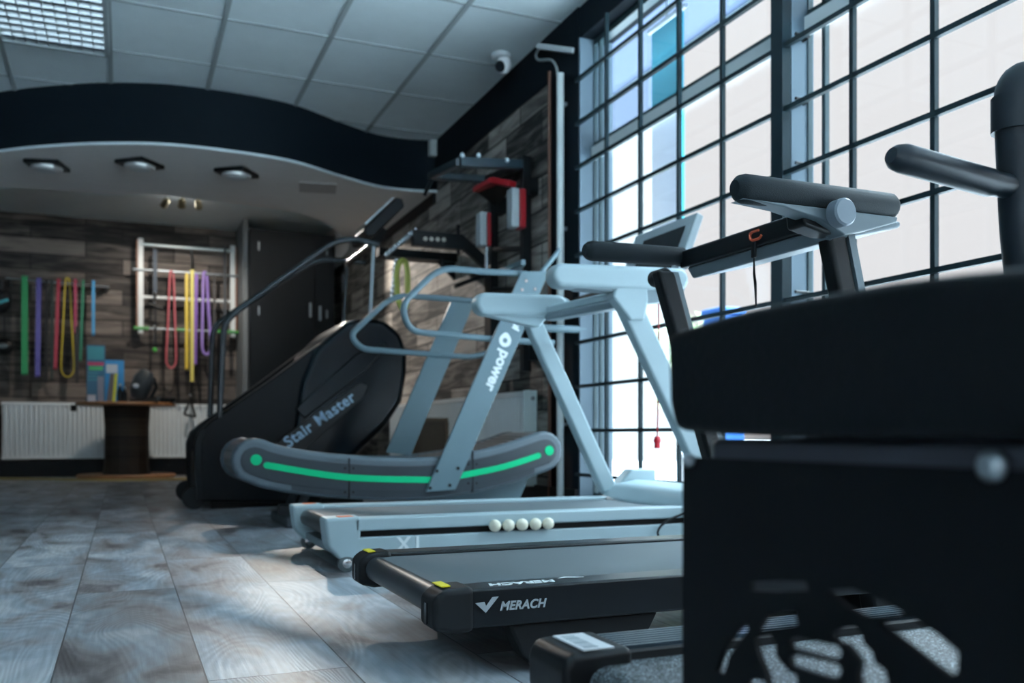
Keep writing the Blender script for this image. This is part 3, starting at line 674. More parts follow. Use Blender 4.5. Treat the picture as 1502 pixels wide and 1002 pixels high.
# ---- black treadmill with lettering ----------------------------------------------------
y0, y1, x0, x1, ZT, ZB = 1.545, 2.175, 0.515, 1.62, 0.17, 0.098
mt = thing('treadmill', 'black folding treadmill with white lettering and yellow corner stickers', 'treadmill', (1.2, 1.86, 0))
blk2 = mat('satin_black_metal', (0.010, 0.013, 0.016), 0.32, spec=0.4)
silver2 = mat('tray_grey', (0.11, 0.145, 0.165), 0.45)
for Y, s in ((y0, 1), (y1, -1)):
    sk = obj('side_rail', MB().box(x0+0.064, x1+0.2, Y, Y+s*0.075, ZB, ZT), blk2, mt, bevel=0.006)
    Yc = Y-s*0.003
    cp = obj('end_cap', MB().prism([(x0-0.008, Yc, 0.155), (x0-0.008, Yc, 0.10), (x0+0.03, Yc, ZB-0.008), (x0+0.072, Yc, ZB-0.006), (x0+0.072, Yc, ZT+0.005), (x0+0.015, Yc, ZT+0.003)], (0, s*0.085, 0)), rubber, mt, bevel=0.012, seg=3)
    obj('adjuster_slot', MB().box(x0-0.0095, x0-0.006, Y+s*0.033, Y+s*0.047, 0.108, 0.145), blackgloss, cp)
    obj('warning_sticker', MB().prism([(x0+0.015, Y+s*0.02, ZT+0.0035), (x0+0.032, Y+s*0.02, ZT+0.0045), (x0+0.032, Y+s*0.075, ZT+0.0045), (x0+0.015, Y+s*0.075, ZT+0.0035)], (0,0,0.0022)), yellow, cp)
    obj('foot', MB().prism([(0.66, Y+s*0.02, ZB), (0.69, Y+s*0.02, 0.035), (0.73, Y+s*0.02, 0.0), (0.90, Y+s*0.02, 0.0), (0.95, Y+s*0.02, 0.03), (0.99, Y+s*0.02, ZB)], (0, s*0.05, 0)), rubber, mt, bevel=0.008)
    obj('transport_foot', MB().prism([(1.55, Y+s*0.02, ZB), (1.57, Y+s*0.02, 0.0), (1.75, Y+s*0.02, 0.0), (1.78, Y+s*0.02, ZB)], (0, s*0.05, 0)), rubber, mt, bevel=0.008)
obj('running_belt', MB().box(x0+0.03, x1+0.1, y0+0.078, y1-0.078, ZT-0.05, ZT-0.008), belt, mt)
obj('rear_roller', MB().tube([(x0+0.036, y0+0.08, ZT-0.036), (x0+0.036, y1-0.08, ZT-0.036)], 0.029, 20), mat('roller_rubber', (0.03, 0.035, 0.04), 0.4), mt)
obj('belt_pan', MB().box(x0+0.08, x1, y0+0.07, y1-0.07, ZB+0.005, ZT-0.055), black, mt)
obj('motor_cover', MB().prism([(x1, y0+0.01, ZT-0.02), (x1+0.05, y0+0.01, ZT+0.045), (x1+0.3, y0+0.01, ZT+0.05), (x1+0.32, y0+0.01, ZB)], (0, y1-y0-0.02, 0)), blackgloss, mt, bevel=0.02)
# side lettering: mark and word
sk_y = y0-0.0006
um = PY(698, 885, sk_y)
def q_(u, v): p = PY(u, v, sk_y); return (p.x, sk_y, p.z)
mk = mat('silver_lettering', (0.38, 0.42, 0.45), 0.4)
tick = MB().prism([q_(697, 885), q_(710.5, 883), q_(713, 889), q_(722, 876), q_(731.5, 875), q_(712.5, 899)], (0, -0.0006, 0))
obj('tick_logo', tick, mk, mt)
a_, b_ = PY(733, 896, sk_y), PY(812, 889, sk_y)
text('lettering', 'MERACH', (a_.x, sk_y, a_.z+0.0005), (1, 0, 0.0), (0, 0, 1), 0.0225, mk, mt, shear=0.25, off=0.0007, spacing=1.04)
text('lettering', 'MERACH', (0.765, y0+0.044, ZT+0.0005), (-1,0,0), (0,-1,0), 0.034, offwhite, mt, shear=0.25, off=0.001, spacing=1.0)
obj('tick_logo', MB().prism([(0.78, y0+0.052, ZT+0.0002), (0.80, y0+0.068, ZT+0.0002), (0.835, y0+0.05, ZT+0.0002), (0.82, y0+0.048, ZT+0.0002), (0.80, y0+0.056, ZT+0.0002)], (0,0,0.0006)), offwhite, mt)
obj('base_housing', MB().box(1.60, 2.08, y0+0.02, y1-0.02, 0.0, 0.12), rubber, mt, bevel=0.01)
# uprights, handles and console
YA, YBf = 1.60, 2.14
for (tp, bt_, Y, s) in ((PY(1225, 322, YA), PY(1246, 430, YA), YA, 1), (PY(965, 400, YBf), PY(988, 485, YBf), YBf, -1)):
    d_ = (bt_-tp).normalized(); low = tp+d_*((tp.z-0.1)/-d_.z)
    if low.x > 1.86: low.x = 1.84
    up = slopepost(low, tp, 0.055, 0.045, 'upright', black, mt, s)
    obj('grey_inlay', MB().prism([low+V((0.006,0,0))+V((0.022,-0.002*s,0)), low+V((0.048,-0.002*s,0)), tp+V((0.048,-0.002*s,0)), tp+V((0.028,-0.002*s,0))], (0, s*0.03, 0)), silver2, up)
kn = PY(1232, 313, YA-0.07)
gripm = mat('foam_grip', (0.010, 0.016, 0.020), 0.6, spec=0.2, bump=0.2, bscale=500)
ng0, ng1 = PY(1090, 277, YA-0.03), PY(1303, 304, YA-0.03)
ng = obj('hand_grip', MB().tube([ng0+V((-0.022,0,-0.001)), ng0+V((-0.012,0,0)), ng0, ng1, ng1+V((0.012,0,0))], [0.017, 0.027, 0.031, 0.031, 0.024], 18), gripm, mt)
obj('grip_cover', MB().prism([PY(u, v, YA-0.05) for u, v in ((1090,290),(1318,318),(1316,326),(1285,335),(1240,345),(1205,322),(1150,303))], (0, 0.05, 0)), silver2, ng, bevel=0.008)
kb = obj('pivot_knob', MB().lathe(kn+V((0,-0.02,0)), (0,1,0), [(0.026, 0), (0.030, 0.004), (0.030, 0.03)], 28), mat('knob_grey', (0.17, 0.21, 0.25), 0.35), mt)
obj('pivot_housing', MB().prism([PY(u, v, YA-0.03) for u, v in ((1178,306),(1215,300),(1246,318),(1240,344),(1212,342),(1180,330))], (0, 0.06, 0)), black, mt, bevel=0.008)
fg0, fg1 = PY(868, 368, YBf+0.03), PY(1000, 377, YBf+0.03)
fg = obj('hand_grip', MB().tube([fg0+V((-0.022,0,0)), fg0+V((-0.012,0,0)), fg0, fg1], [0.016, 0.024, 0.027, 0.027], 18), gripm, mt)
kf = PY(966, 408, YBf)
obj('pivot_knob', MB().lathe(kf+V((0,-0.04,0)), (0,1,0), [(0.018, 0), (0.023, 0.006), (0.023, 0.06)], 20), black, mt)
# crossbar fascia and tray
fa, fb = PY(1000, 376, YBf), PY(1215, 312, YA-0.02)
fb.x = fa.x = (fa.x+fb.x)/2
fb = V((fa.x, fb.y, fb.z)); 
cb = obj('console_bar', MB().prism([(fa.x, YBf+0.02, 0.915), (fa.x, YBf+0.02, 0.962), (fa.x+0.05, YBf+0.02, 0.975), (fa.x+0.05, YBf+0.02, 0.915)], (0, YA-YBf-0.05, 0)), black, mt, bevel=0.006)
obj('tray', MB().prism([(fa.x+0.01, YBf, 0.914), (fa.x+0.05, YBf, 0.92), (fa.x+0.24, YBf, 0.95), (fa.x+0.24, YBf, 0.935), (fa.x+0.03, YBf, 0.885)], (0, YA-YBf, 0)), silver2, cb, bevel=0.006)
lg = P(1109, 345, X=fa.x-0.001)
cl_ = MB()
arcp = [(lg.y-0.022, lg.z+0.008), (lg.y-0.022, lg.z-0.004), (lg.y-0.014, lg.z-0.011), (lg.y+0.014, lg.z-0.011), (lg.y+0.022, lg.z-0.004), (lg.y+0.022, lg.z+0.006), (lg.y+0.016, lg.z+0.010), (lg.y-0.012, lg.z+0.010)]
cl_.tube(fillet([(fa.x-0.002, y, z) for y, z in arcp[1:]], 0.008, 3), 0.0035, 6)
obj('key_mark', cl_, mat('orange_mark', (0.62, 0.10, 0.04), 0.5), cb)
kp = P(1106, 362, X=fa.x-0.004)
ksc = thing('safety_key_cord', 'thin black safety key cord dangling from the black treadmill console bar', 'cord', kp)
obj('key_clip', MB().box(kp.x-0.004, kp.x+0.003, kp.y-0.008, kp.y+0.008, kp.z-0.028, kp.z+0.012), black, ksc, bevel=0.003)
kq = P(1109, 450, X=fa.x-0.004)
obj('cord', MB().tube([kp+V((0,0,-0.02)), kp.lerp(kq, 0.45)+V((0,0.003,0)), kp.lerp(kq, 0.6), kq], [0.0015, 0.0035, 0.004, 0.002], 6), black, ksc)
# cable loop lying over the side of the silver treadmill
c0 = P(1000, 772, Y=2.93)
lp = [V((c0.x+0.03+0.14*math.cos(t)*1.0, 2.925, c0.z+0.052*math.sin(t)+0.02*math.cos(t))) for t in [2*PI*k/28 for k in range(28)]]
tag(obj('power_cable', MB().tube(lp, 0.0045, 8, closed=True), rubber), 'loop of black power cable hanging against the silver treadmill side', 'cable')

# ---- near treadmill ---------------------------------------------------------------------
y0, y1, x0, x1, ZT, ZB = 0.44, 1.135, 0.507, 1.75, 0.17, 0.09
nt_ = thing('treadmill', 'black treadmill with a speckled belt and ribbed silver rail, behind the round cut-out logo', 'treadmill', (1.2, 0.8, 0))
ribm = mat('ribbed_aluminium', (0.10, 0.15, 0.19), 0.28, 0.7)
for Y, s in ((y0, 1), (y1, -1)):
    rb = MB().box(x0+0.08, x1, Y, Y+s*0.085, ZB, ZT-0.009)
    for k in range(7): rb.box(x0+0.08, x1, Y+s*(0.004+k*0.0118), Y+s*(0.009+k*0.0118), ZT-0.009, ZT)
    obj('foot_rail', rb, ribm, nt_)
    obj('rail_inner_trim', MB().box(x0+0.1, x1, Y+s*0.0855, Y+s*0.102, ZB, ZT-0.004), rubber, nt_)
    cp = obj('end_cap', MB().prism([(x0, Y, ZT-0.012), (x0, Y, ZB+0.02), (x0+0.03, Y, ZB-0.02), (x0+0.1, Y, ZB-0.02), (x0+0.1, Y, ZT+0.006), (x0+0.012, Y, ZT+0.004)], (0, s*0.115, 0)), black, nt_, bevel=0.012, seg=3)
    if s == -1:
        st = obj('barcode_label', MB().box(x0+0.03, x0+0.075, Y-0.108, Y-0.018, ZT+0.0055, ZT+0.0075), lino, cp)
        bars = MB()
        for k in range(9): bars.box(x0+0.036, x0+0.056, Y-0.1+k*0.0085, Y-0.1+k*0.0085+(0.002 if k % 3 else 0.004), ZT+0.0075, ZT+0.008)
        obj('label_print', bars, silverd, st) if False else lab(obj('label_print', bars, silverd, cp), 'grey printed bars on the label')
    obj('foot', MB().box(x0+0.12, x0+0.3, Y+s*0.02, Y+s*0.08, 0, ZB), rubber, nt_, bevel=0.008)
    obj('transport_foot', MB().box(x1-0.3, x1-0.1, Y+s*0.02, Y+s*0.08, 0, ZB), rubber, nt_, bevel=0.008)
obj('running_belt', MB().box(x0+0.06, x1, y0+0.09, y1-0.1, ZT-0.06, ZT-0.014), speck, nt_)
obj('rear_roller', MB().tube([(x0+0.062, y0+0.1, ZT-0.043), (x0+0.062, y1-0.11, ZT-0.043)], 0.029, 20), speck, nt_)
obj('motor_cover', MB().prism([(x1-0.1, y0+0.02, ZT-0.02), (x1, y0+0.02, ZT+0.07), (x1+0.25, y0+0.02, ZT+0.08), (x1+0.3, y0+0.02, ZB), (x1-0.1, y0+0.02, ZB)], (0, y1-y0-0.04, 0)), blackgloss, nt_, bevel=0.02)
navyp = mat('dark_blue_plastic', (0.006, 0.012, 0.018), 0.42, spec=0.35)
h0, h1 = PY(1322, 232, 1.1), PY(1470, 271, 1.1)
hz = h0.z
hg_ = obj('hand_grip', MB().tube([V((h0.x-0.022, 1.1, hz+0.002)), V((h0.x-0.012, 1.1, hz)), V((h0.x+0.004, 1.1, hz)), V((h1.x-0.03, 1.1, h1.z)), V((h1.x-0.02, 1.1, h1.z)), V((h1.x+0.03, 1.1, h1.z-0.002))], [0.013, 0.020, 0.0235, 0.0235, 0.021, 0.021], 20), navyp, nt_)
ux = h1.x+0.03
def upright(Y, s):
    pts = fillet([(ux+0.16, Y, 0.12), (ux+0.015, Y, h1.z-0.1), (ux+0.0, Y, 1.0), (ux+0.0, Y, 1.055), (ux+0.12, Y, 1.09)], 0.06, 6)
    return obj('upright', MB().tube(pts, 0.032, 16), navyp, nt_)
upright(1.1, 1); upright(0.47, 1)
obj('upright_sleeve', MB().tube([(ux+0.0, 1.1, 0.97), (ux, 1.1, 1.03)], 0.037, 16), navyp, nt_)
obj('hand_grip', MB().tube([V((h0.x-0.022, 0.47, hz)), V((h0.x, 0.47, hz)), V((h1.x+0.03, 0.47, h1.z))], [0.014, 0.0245, 0.021], 16), navyp, nt_)
obj('console', MB().prism([(ux+0.08, 0.44, 1.03), (ux+0.2, 0.44, 1.2), (ux+0.24, 0.44, 1.18), (ux+0.13, 0.44, 1.0)], (0, 0.69, 0)), blackgloss, nt_, bevel=0.01)

# ---- padded bench with cut-out plate in the foreground ----------------------------------
XP = 0.47
bench = thing('weight_bench', 'large black padded bench whose steel end plate has a round cut-out logo', 'bench', (XP+0.1, 0.5, 0))
padm = mat('black_leatherette', (0.003, 0.0045, 0.006), 0.55, spec=0.2, bump=0.1, bscale=150)
ya = P(976, 500, X=XP-0.02).y; yb = 0.16
zb_, zt_ = 0.447, 0.552
pad = [(XP-0.02, ya, zb_+0.004), (XP-0.02, ya+0.006, 0.49), (XP-0.02, ya-0.003, 0.541)]
tops = [(976,491), (1005,480),(1050,465),(1100,452),(1160,439),(1230,426),(1300,413),(1400,400),(1502,390)]
outl = [P(u, v, X=XP-0.02) for u, v in tops]+[V((XP-0.02, yb, 0.553)), V((XP-0.02, yb, zb_)), P(1200, 645, X=XP-0.02), P(1060, 638, X=XP-0.02), P(987, 631, X=XP-0.02), P(979, 590, X=XP-0.02)]
obj('seat_pad', MB().prism(outl, (0.27, 0, 0)), padm, bench, bevel=0.008, seg=2)
obj('seat_frame', MB().box(XP+0.0, XP+0.05, yb+0.03, ya-0.04, 0.425, zb_), mat('bench_steel', (0.05, 0.055, 0.07), 0.3, 0.3), bench, bevel=0.006)
obj('seat_frame', MB().box(XP+0.16, XP+0.21, yb+0.03, ya-0.04, 0.425, zb_), black, bench, bevel=0.006)
# plate with cut-outs: boolean-free; polygon faces built on a fine grid
yl = P(1001, 800, X=XP).y; yr = 0.16
holes = []
def px_poly(pts): return [(P(u, v, X=XP).y, P(u, v, X=XP).z) for u, v in pts]
# ring segments and the inner figure, traced in the plate's plane
holes.append(px_poly([(1100,866),(1100,854),(1140,852),(1182,853),(1186,866),(1140,868)]))
holes.append(px_poly([(1212,866),(1250,864),(1300,884),(1325,900),(1270,905),(1240,890)]))
holes.append(px_poly([(1290,914),(1340,908),(1376,932),(1405,958),(1404,985),(1396,994),(1350,960)]))
holes.append(px_poly([(1110,925),(1122,906),(1142,900),(1166,898),(1170,916),(1148,920)]))
holes.append(px_poly([(1106,936),(1130,932),(1138,944),(1138,962),(1150,978),(1160,988),(1168,990),(1170,1004),(1166,1030),(1132,1030),(1124,990),(1112,962)]))
holes.append(px_poly([(1157,938),(1170,934),(1228,948),(1234,956),(1232,964),(1222,966),(1160,950)]))
holes.append(px_poly([(1157,966),(1164,960),(1228,974),(1234,984),(1230,994),(1216,994),(1160,976)]))
holes.append(px_poly([(1221,930),(1232,922),(1256,921),(1264,934),(1266,944),(1278,956),(1282,972),(1298,984),(1302,1004),(1296,1030),(1262,1030),(1258,990),(1262,970),(1246,950),(1240,944),(1228,942)]))
holes.append(px_poly([(1050,985),(1062,950),(1080,925),(1094,914),(1098,924),(1086,940),(1070,962),(1062,990)]))
holes.append(px_poly([(1096,1000),(1106,996),(1122,1000),(1124,1030),(1096,1030)]))
import mathutils.geometry as mg
def plate(holes, th, ylo, yhi, zlo, zhi):
    verts = [V((ylo, zlo)), V((yhi, zlo)), V((yhi, zhi)), V((ylo, zhi))]; edges = [(0,1),(1,2),(2,3),(3,0)]; 
    for h in holes:
        o = len(verts); verts += [V(q) for q in h]; edges += [(o+i, o+(i+1) % len(h)) for i in range(len(h))]
    ov, oe, of, *_ = mg.delaunay_2d_cdt(verts, edges, [], 2, 1e-7)
    def inside(p, poly):
        c = False; n = len(poly)
        for i in range(n):
            (x1_, y1_), (x2_, y2_) = poly[i], poly[(i+1) % n]
            if (y1_ > p[1]) != (y2_ > p[1]) and p[0] < (x2_-x1_)*(p[1]-y1_)/(y2_-y1_)+x1_: c = not c
        return c
    keep = []
    for f in of:
        c = sum((ov[i] for i in f), V((0, 0)))/len(f)
        if not any(inside(c, h) for h in holes): keep.append(list(f))
    mb = MB(); n = len(ov)
    mb.v = [V((XP, q.x, q.y)) for q in ov]+[V((XP+th, q.x, q.y)) for q in ov]
    cnt = {}
    for f in keep:
        mb.f.append(f); mb.f.append([i+n for i in f[::-1]])
        for i in range(len(f)):
            a, b = f[i], f[(i+1) % len(f)]; cnt[(a, b)] = 1
    for (a, b) in list(cnt):
        if (b, a) not in cnt: mb.f.append([b, a, a+n, b+n])
    return mb
obj('end_plate', plate(holes, 0.005, yr, yl, 0.0, 0.43), mat('plate_black', (0.003, 0.004, 0.0055), 0.6, spec=0.18), bench, smooth=20)
obj('floor_foot', MB().box(XP-0.3, XP+0.03, yr-0.01, yl, 0.0, 0.03) if False else MB().box(XP-0.02, XP+0.03, yr, yl, 0.0, 0.04), black, bench)
# the bench's back leg stands beyond the treadmill tail on the camera side
for u, v, r_ in ((1014, 676, 0.006), (1458, 684, 0.009)):
    q = P(u, v, X=XP-0.004); obj('bolt', MB().lathe(q, (-1,0,0), [(r_, 0), (r_, 0.004), (r_*0.6, 0.008)], 14), steel, bench)

# ================================================================== stair climber
SY, SF = 5.8, 6.62
st = thing('stair_climber', 'tall black stair climbing machine with Stair Master lettering on its sloping side', 'stair machine', (1.0, 6.2, 0))
body = [(290,736),(286,690),(286,650),(292,634),(306,620),(400,555),(470,503),(478,497),(500,545),(540,560),(560,600),(520,650),(480,700),(470,738)]
def S(u, v, Y=SY): return P(u, v, Y=SY)+V((0, Y-SY, 0))
shell = mat('stair_shell_black', (0.003, 0.0045, 0.006), 0.42, spec=0.22)
glossy = mat('stair_cover_gloss', (0.004, 0.009, 0.013), 0.22, spec=0.3)
sp1 = obj('side_panel', MB().prism([S(u, v) for u, v in body], (0, 0.09, 0)), shell, st, bevel=0.015)
sp2 = obj('side_panel', MB().prism([S(u, v, SF-0.09) for u, v in body], (0, 0.09, 0)), shell, st, bevel=0.015)
cov = [(460,512),(505,472),(530,466),(562,469),(588,490),(597,520),(596,548),(589,590),(566,625),(535,655),(500,690),(420,700),(440,560)]
obj('upper_cover', MB().prism([S(u, v, SY-0.035) for u, v in cov], (0, SF-SY+0.07, 0)), glossy, st, bevel=0.05, seg=4)
# raised sculpted ridge and recessed name strip
obj('name_strip', MB().prism([S(u, v, SY-0.052) for u, v in ((405,648),(525,562),(536,566),(530,584),(440,664),(405,668))], (0, 0.03, 0)), mat('name_strip_black', (0.006, 0.008, 0.010), 0.35), sp1, bevel=0.006)
obj('ridge', MB().prism([S(u, v, SY-0.05) for u, v in ((430,600),(520,520),(562,500),(568,508),(535,545),(445,615))], (0, 0.03, 0)), glossy, sp1, bevel=0.02, seg=3)
a_, b_ = S(421, 657, SY-0.0535), S(529, 580, SY-0.0535)
dx = (b_-a_).normalized(); dn_ = V((-dx.z, 0, dx.x))
text('lettering', 'Stair Master', a_, dx, dn_, 0.098, mat('light_blue_letters', (0.42, 0.60, 0.78), 0.5), sp1, off=0.002, spacing=1.08)
for k in range(7):
    f = k/6
    q = S(306+(470-306)*f, 622+(505-622)*f+8)
    obj('step', MB().box(q.x+0.02, q.x+0.24, SY+0.1, SF-0.1, q.z-0.09, q.z-0.06), ctdark, st, bevel=0.005)
obj('step_housing', MB().prism([S(u, v, SY+0.09) for u, v in ((292,736),(292,665),(478,535),(560,600),(480,700),(470,738))], (0, SF-SY-0.18, 0)), black, st)
for Y in (SY+0.02, SF-0.07):
    q = S(289, 700); obj('wheel', MB().disc((q.x-0.012, Y, 0.07), (0,1,0), 0.07, 0.05), rubber, st)
q0 = S(310, 739); 
obj('base_bar', MB().box(q0.x, q0.x+0.95, SY+0.05, SF-0.05, 0.0, 0.045), black, st, bevel=0.006)
for Y in (SY-0.01, SF-0.05):
    obj('corner_guard', MB().prism([S(u, v, Y) for u, v in ((289,735),(285,690),(285,650),(291,633),(298,627),(302,632),(297,650),(296,735))], (0, 0.06, 0)), rubber, st, bevel=0.006)
railm = mat('satin_black_rail', (0.02, 0.028, 0.033), 0.25)
pts = [S(322, 612), S(327, 500), S(330, 474), S(345, 458), S(470, 368), S(492, 354), S(520, 350), S(556, 359)]
obj('hand_rail', MB().tube(fillet(pts, 0.09, 6), 0.0195, 12), railm, st)
pts = [P(308, 612, Y=SF), P(312, 490, Y=SF), P(318, 476, Y=SF), P(345, 456, Y=SF), P(455, 386, Y=SF), P(476, 380, Y=SF), P(536, 385, Y=SF)]
pts = [p for p in pts]
obj('hand_rail', MB().tube(fillet(pts, 0.09, 6), 0.0195, 12), railm, st)
obj('front_post', MB().tube([S(543, 468), S(548, 362)], 0.014, 12), steel, st)
obj('front_post', MB().tube([S(543, 468, SF-0.05), S(548, 362, SF-0.05)], 0.016, 12), railm, st)
a_, b_ = S(548, 357), S(548, 357, SF-0.05)
obj('front_crossbar', MB().tube([a_, b_], 0.02, 12), railm, st)
cy0 = SY+0.28
cp_ = [P(u, v, Y=cy0) for u, v in ((534,335),(582,289),(591,291),(594,303),(549,347),(538,347))]
con = obj('console', MB().prism(cp_, (0, 0.42, 0)), black, st, bevel=0.012)
obj('display', MB().prism([P(u, v, Y=cy0+0.05) for u, v in ((537,330),(578,291),(576,289.5),(535,328))], (0, 0.32, 0)), mat('display_grey', (0.55, 0.6, 0.62), 0.25), con)
obj('console_neck', MB().bar(P(545, 352, Y=cy0+0.2), P(556, 332, Y=cy0+0.2), 0.12, 0.05, up=(0,1,0)), black, con)
pts = [P(u, v, Y=SY+0.05) for u, v in ((478,376),(520,384),(545,380),(560,362))]

# ================================================================== lockers
YC = 10.15
lk = thing('tall_cabinet', 'tall black cabinet with two doors standing beside the back wall ladder', 'cabinet', (1.9, YC+0.3, 0))
cxa, cxb, cz = P(366, 400, Y=YC).x, 2.185, P(366, 334, Y=YC).z
cabm = mat('cabinet_navy', (0.004, 0.007, 0.010), 0.5, spec=0.25)
obj('carcass', MB().box(cxa, cxb, YC+0.02, YB-0.03, 0.0, cz), cabm, lk)
mid = P(462, 400, Y=YC).x
for n_, (xa, xb) in enumerate(((cxa+0.004, mid-0.003), (mid+0.003, cxb-0.004))):
    d_ = obj('door', MB().box(xa, xb, YC, YC+0.02, 0.08, cz-0.01), cabm, lk, bevel=0.003)
    for (hz_) in ((1.75,) if n_ == 0 else (1.72,)):
        hx = xb-0.05 if n_ == 0 else xa+0.05
        obj('handle', MB().box(hx-0.012, hx+0.012, YC-0.025, YC, hz_, hz_+0.16), steel, d_, bevel=0.004)
    for hz_ in (1.75, 2.45):
        obj('hinge', MB().box((cxa+0.09) if n_ == 0 else (cxb-0.1), (cxa+0.105) if n_ == 0 else (cxb-0.085), YC-0.008, YC, hz_, hz_+0.09), steel, d_)
pc = P(511, 415, Y=YC)
tag(obj('wall_label', MB().box(pc.x-0.07, pc.x+0.07, YC-0.006, YC-0.0005, pc.z-0.1, pc.z+0.09), mat('grey_notice', (0.14, 0.19, 0.23), 0.4)), 'small grey notice stuck on the right door of the black cabinet', 'notice')
struct('trim_9', MB().box(cxa-0.055, cxa-0.005, YC+0.1, YB, 0, ZC), mat('pale_trim', (0.14, 0.16, 0.17), 0.6))

# ================================================================== radiators
radm = mat('radiator_enamel', (0.72, 0.78, 0.80), 0.35)
def radiator(xa, xb, Y, z0, z1, lbl):
    t = thing('radiator', lbl, 'radiator', ((xa+xb)/2, Y, z0))
    fr_ = MB(); n = int((xb-xa)/0.045); st_ = (xb-xa)/n
    vs = []; 
    prof = [(0, 0), (0.2, 0), (0.35, 0.022), (0.65, 0.022), (0.8, 0), (1, 0)]
    for i in range(n):
        for fx, fy in prof[:-1]: vs.append((xa+(i+fx)*st_, fy))
    vs.append((xb, 0))
    A_ = [(x, Y+0.0-(-d), z0+0.03) for x, d in vs]; B2 = [(x, Y+d, z1-0.03) for x, d in vs]; m_ = len(vs)
    fr_.add(A_+B2, [(i, i+1, i+1+m_, i+m_) for i in range(m_-1)])
    p_ = obj('panel', fr_, radm, t)
    obj('edge_frame', MB().box(xa, xb, Y-0.002, Y+0.02, z0, z0+0.032).box(xa, xb, Y-0.002, Y+0.02, z1-0.032, z1), radm, t, bevel=0.004)
    obj('top_grille', MB().box(xa, xb, Y, Y+0.1, z1-0.01, z1+0.003), radm, t, bevel=0.003)
    obj('back_panel', MB().box(xa, xb, Y+0.08, Y+0.1, z0, z1), radm, t)
    for x in (xa, xb-0.008): obj('end_panel', MB().box(x, x+0.008, Y, Y+0.1, z0, z1), radm, t)
    for x in (xa+0.2, xb-0.2): obj('bracket', MB().box(x-0.02, x+0.02, Y+0.1, Y+0.125, z0+0.1, z1-0.1), steel, t)
    return t
ra = P(2, 600, Y=10.77).x
radiator(ra, 1.1, 10.77, 0.195, 0.79, 'long white ribbed radiator on the back wall behind the drum table')
# right-wall radiator, seen end on
t = thing('radiator', 'white radiator on the board-clad side wall behind the curved treadmill', 'radiator', (2.2, 6.4, 0.2))
xr0, xr1 = 2.215, 2.30
ya_, yb_ = P(768, 600, X=xr0).y, 8.0
zt_r = 0.715
rw = MB(); n = 60; vs = []
for i in range(n):
    for fx, fy in ((0, 0), (0.2, 0), (0.35, 0.012), (0.65, 0.012), (0.8, 0)): vs.append((ya_+(i+fx)*(yb_-ya_)/n, fy))
vs.append((yb_, 0)); m_ = len(vs)
rw.add([(xr0+d, y, 0.17) for y, d in vs]+[(xr0+d, y, zt_r-0.02) for y, d in vs], [(i, i+1, i+1+m_, i+m_) for i in range(m_-1)])
obj('panel', rw, radm, t)
obj('edge_frame', MB().box(xr0-0.002, xr0+0.02, ya_, yb_, zt_r-0.03, zt_r).box(xr0-0.002, xr0+0.02, ya_, yb_, 0.14, 0.17), radm, t)
obj('top_grille', MB().box(xr0, xr1, ya_, yb_, zt_r-0.012, zt_r), radm, t)
ep = obj('end_panel', MB().box(xr0-0.004, xr1, ya_-0.012, ya_, 0.14, zt_r+0.003), mat('end_panel_white', (0.70, 0.80, 0.80), 0.4), t, bevel=0.004)
obj('plug', MB().disc((xr0+0.055, ya_-0.012, zt_r-0.045), (0,-1,0), 0.012, 0.008), steel, ep)
obj('end_panel', MB().box(xr0, xr1, yb_-0.006, yb_, 0.14, zt_r), radm, t)
for y in (ya_+0.3, yb_-0.3): obj('bracket', MB().box(xr1, XW-0.001, y-0.02, y+0.02, 0.3, 0.6), steel, t)
# wooden box by that radiator
q = P(640, 640, Y=5.9)
bx = thing('wooden_crate', 'small brown framed board leaning behind the curved treadmill arms', 'crate', (q.x-0.1, 5.9, 0))
pa, pb = P(606, 618, Y=5.9), P(652, 618, Y=5.9)
brn = mat('brown_board', (0.10, 0.065, 0.04), 0.6)
obj('board', MB().box(pa.x, pb.x, 5.9, 5.93, 0.0, pa.z), brn, bx)
fr_ = MB().box(pa.x-0.02, pb.x+0.02, 5.885, 5.94, pa.z, pa.z+0.025).box(pb.x, pb.x+0.025, 5.885, 5.94, 0, pa.z).box(pa.x-0.025, pa.x, 5.885, 5.94, 0, pa.z)
obj('frame', fr_, mat('frame_brown', (0.16, 0.10, 0.06), 0.5), bx)

# ================================================================== pipes by the window
t = thing('heating_pipe', 'vertical white pipe on the side wall beside the far window', 'pipe', P(822, 400, X=2.26))
pz = P(822, 108, X=2.26); 
obj('pipe', MB().tube([(2.26, pz.y, 0.0), (2.26, pz.y, pz.z)], 0.021, 14), mat('pipe_white', (0.62, 0.68, 0.68), 0.35), t)
for z in (0.5, 1.6, 2.3): obj('clip', MB().box(2.26, XW-0.012, pz.y-0.012, pz.y+0.012, z, z+0.02), steel, t)
pz = P(806, 105, X=2.285)
tag(obj('copper_pipe', MB().tube([(2.285, pz.y, 0.0), (2.285, pz.y, pz.z)], 0.011, 12), mat('tarnished_copper', (0.20, 0.10, 0.07), 0.45, 0.3)), 'thin brown copper pipe beside the white pipe', 'pipe')
c0, c1 = P(790, 68, X=2.22), P(838, 74, X=2.28)
cnd = thing('cable_duct', 'short white cable duct and looped cable under the ceiling edge', 'cable duct', c0)
y_ = P(815, 70, X=2.25).y
obj('duct', MB().bar(c0, V((2.30, c1.y, c1.z)), 0.04, 0.03), white, cnd, bevel=0.006)
pts = [P(u, v, X=2.285) for u, v in ((792,70),(786,80),(790,88),(808,88),(816,98),(818,112))]
obj('cable', MB().tube(spline(pts, 5), 0.008, 8), mat('grey_cable', (0.25, 0.28, 0.28), 0.5), cnd)

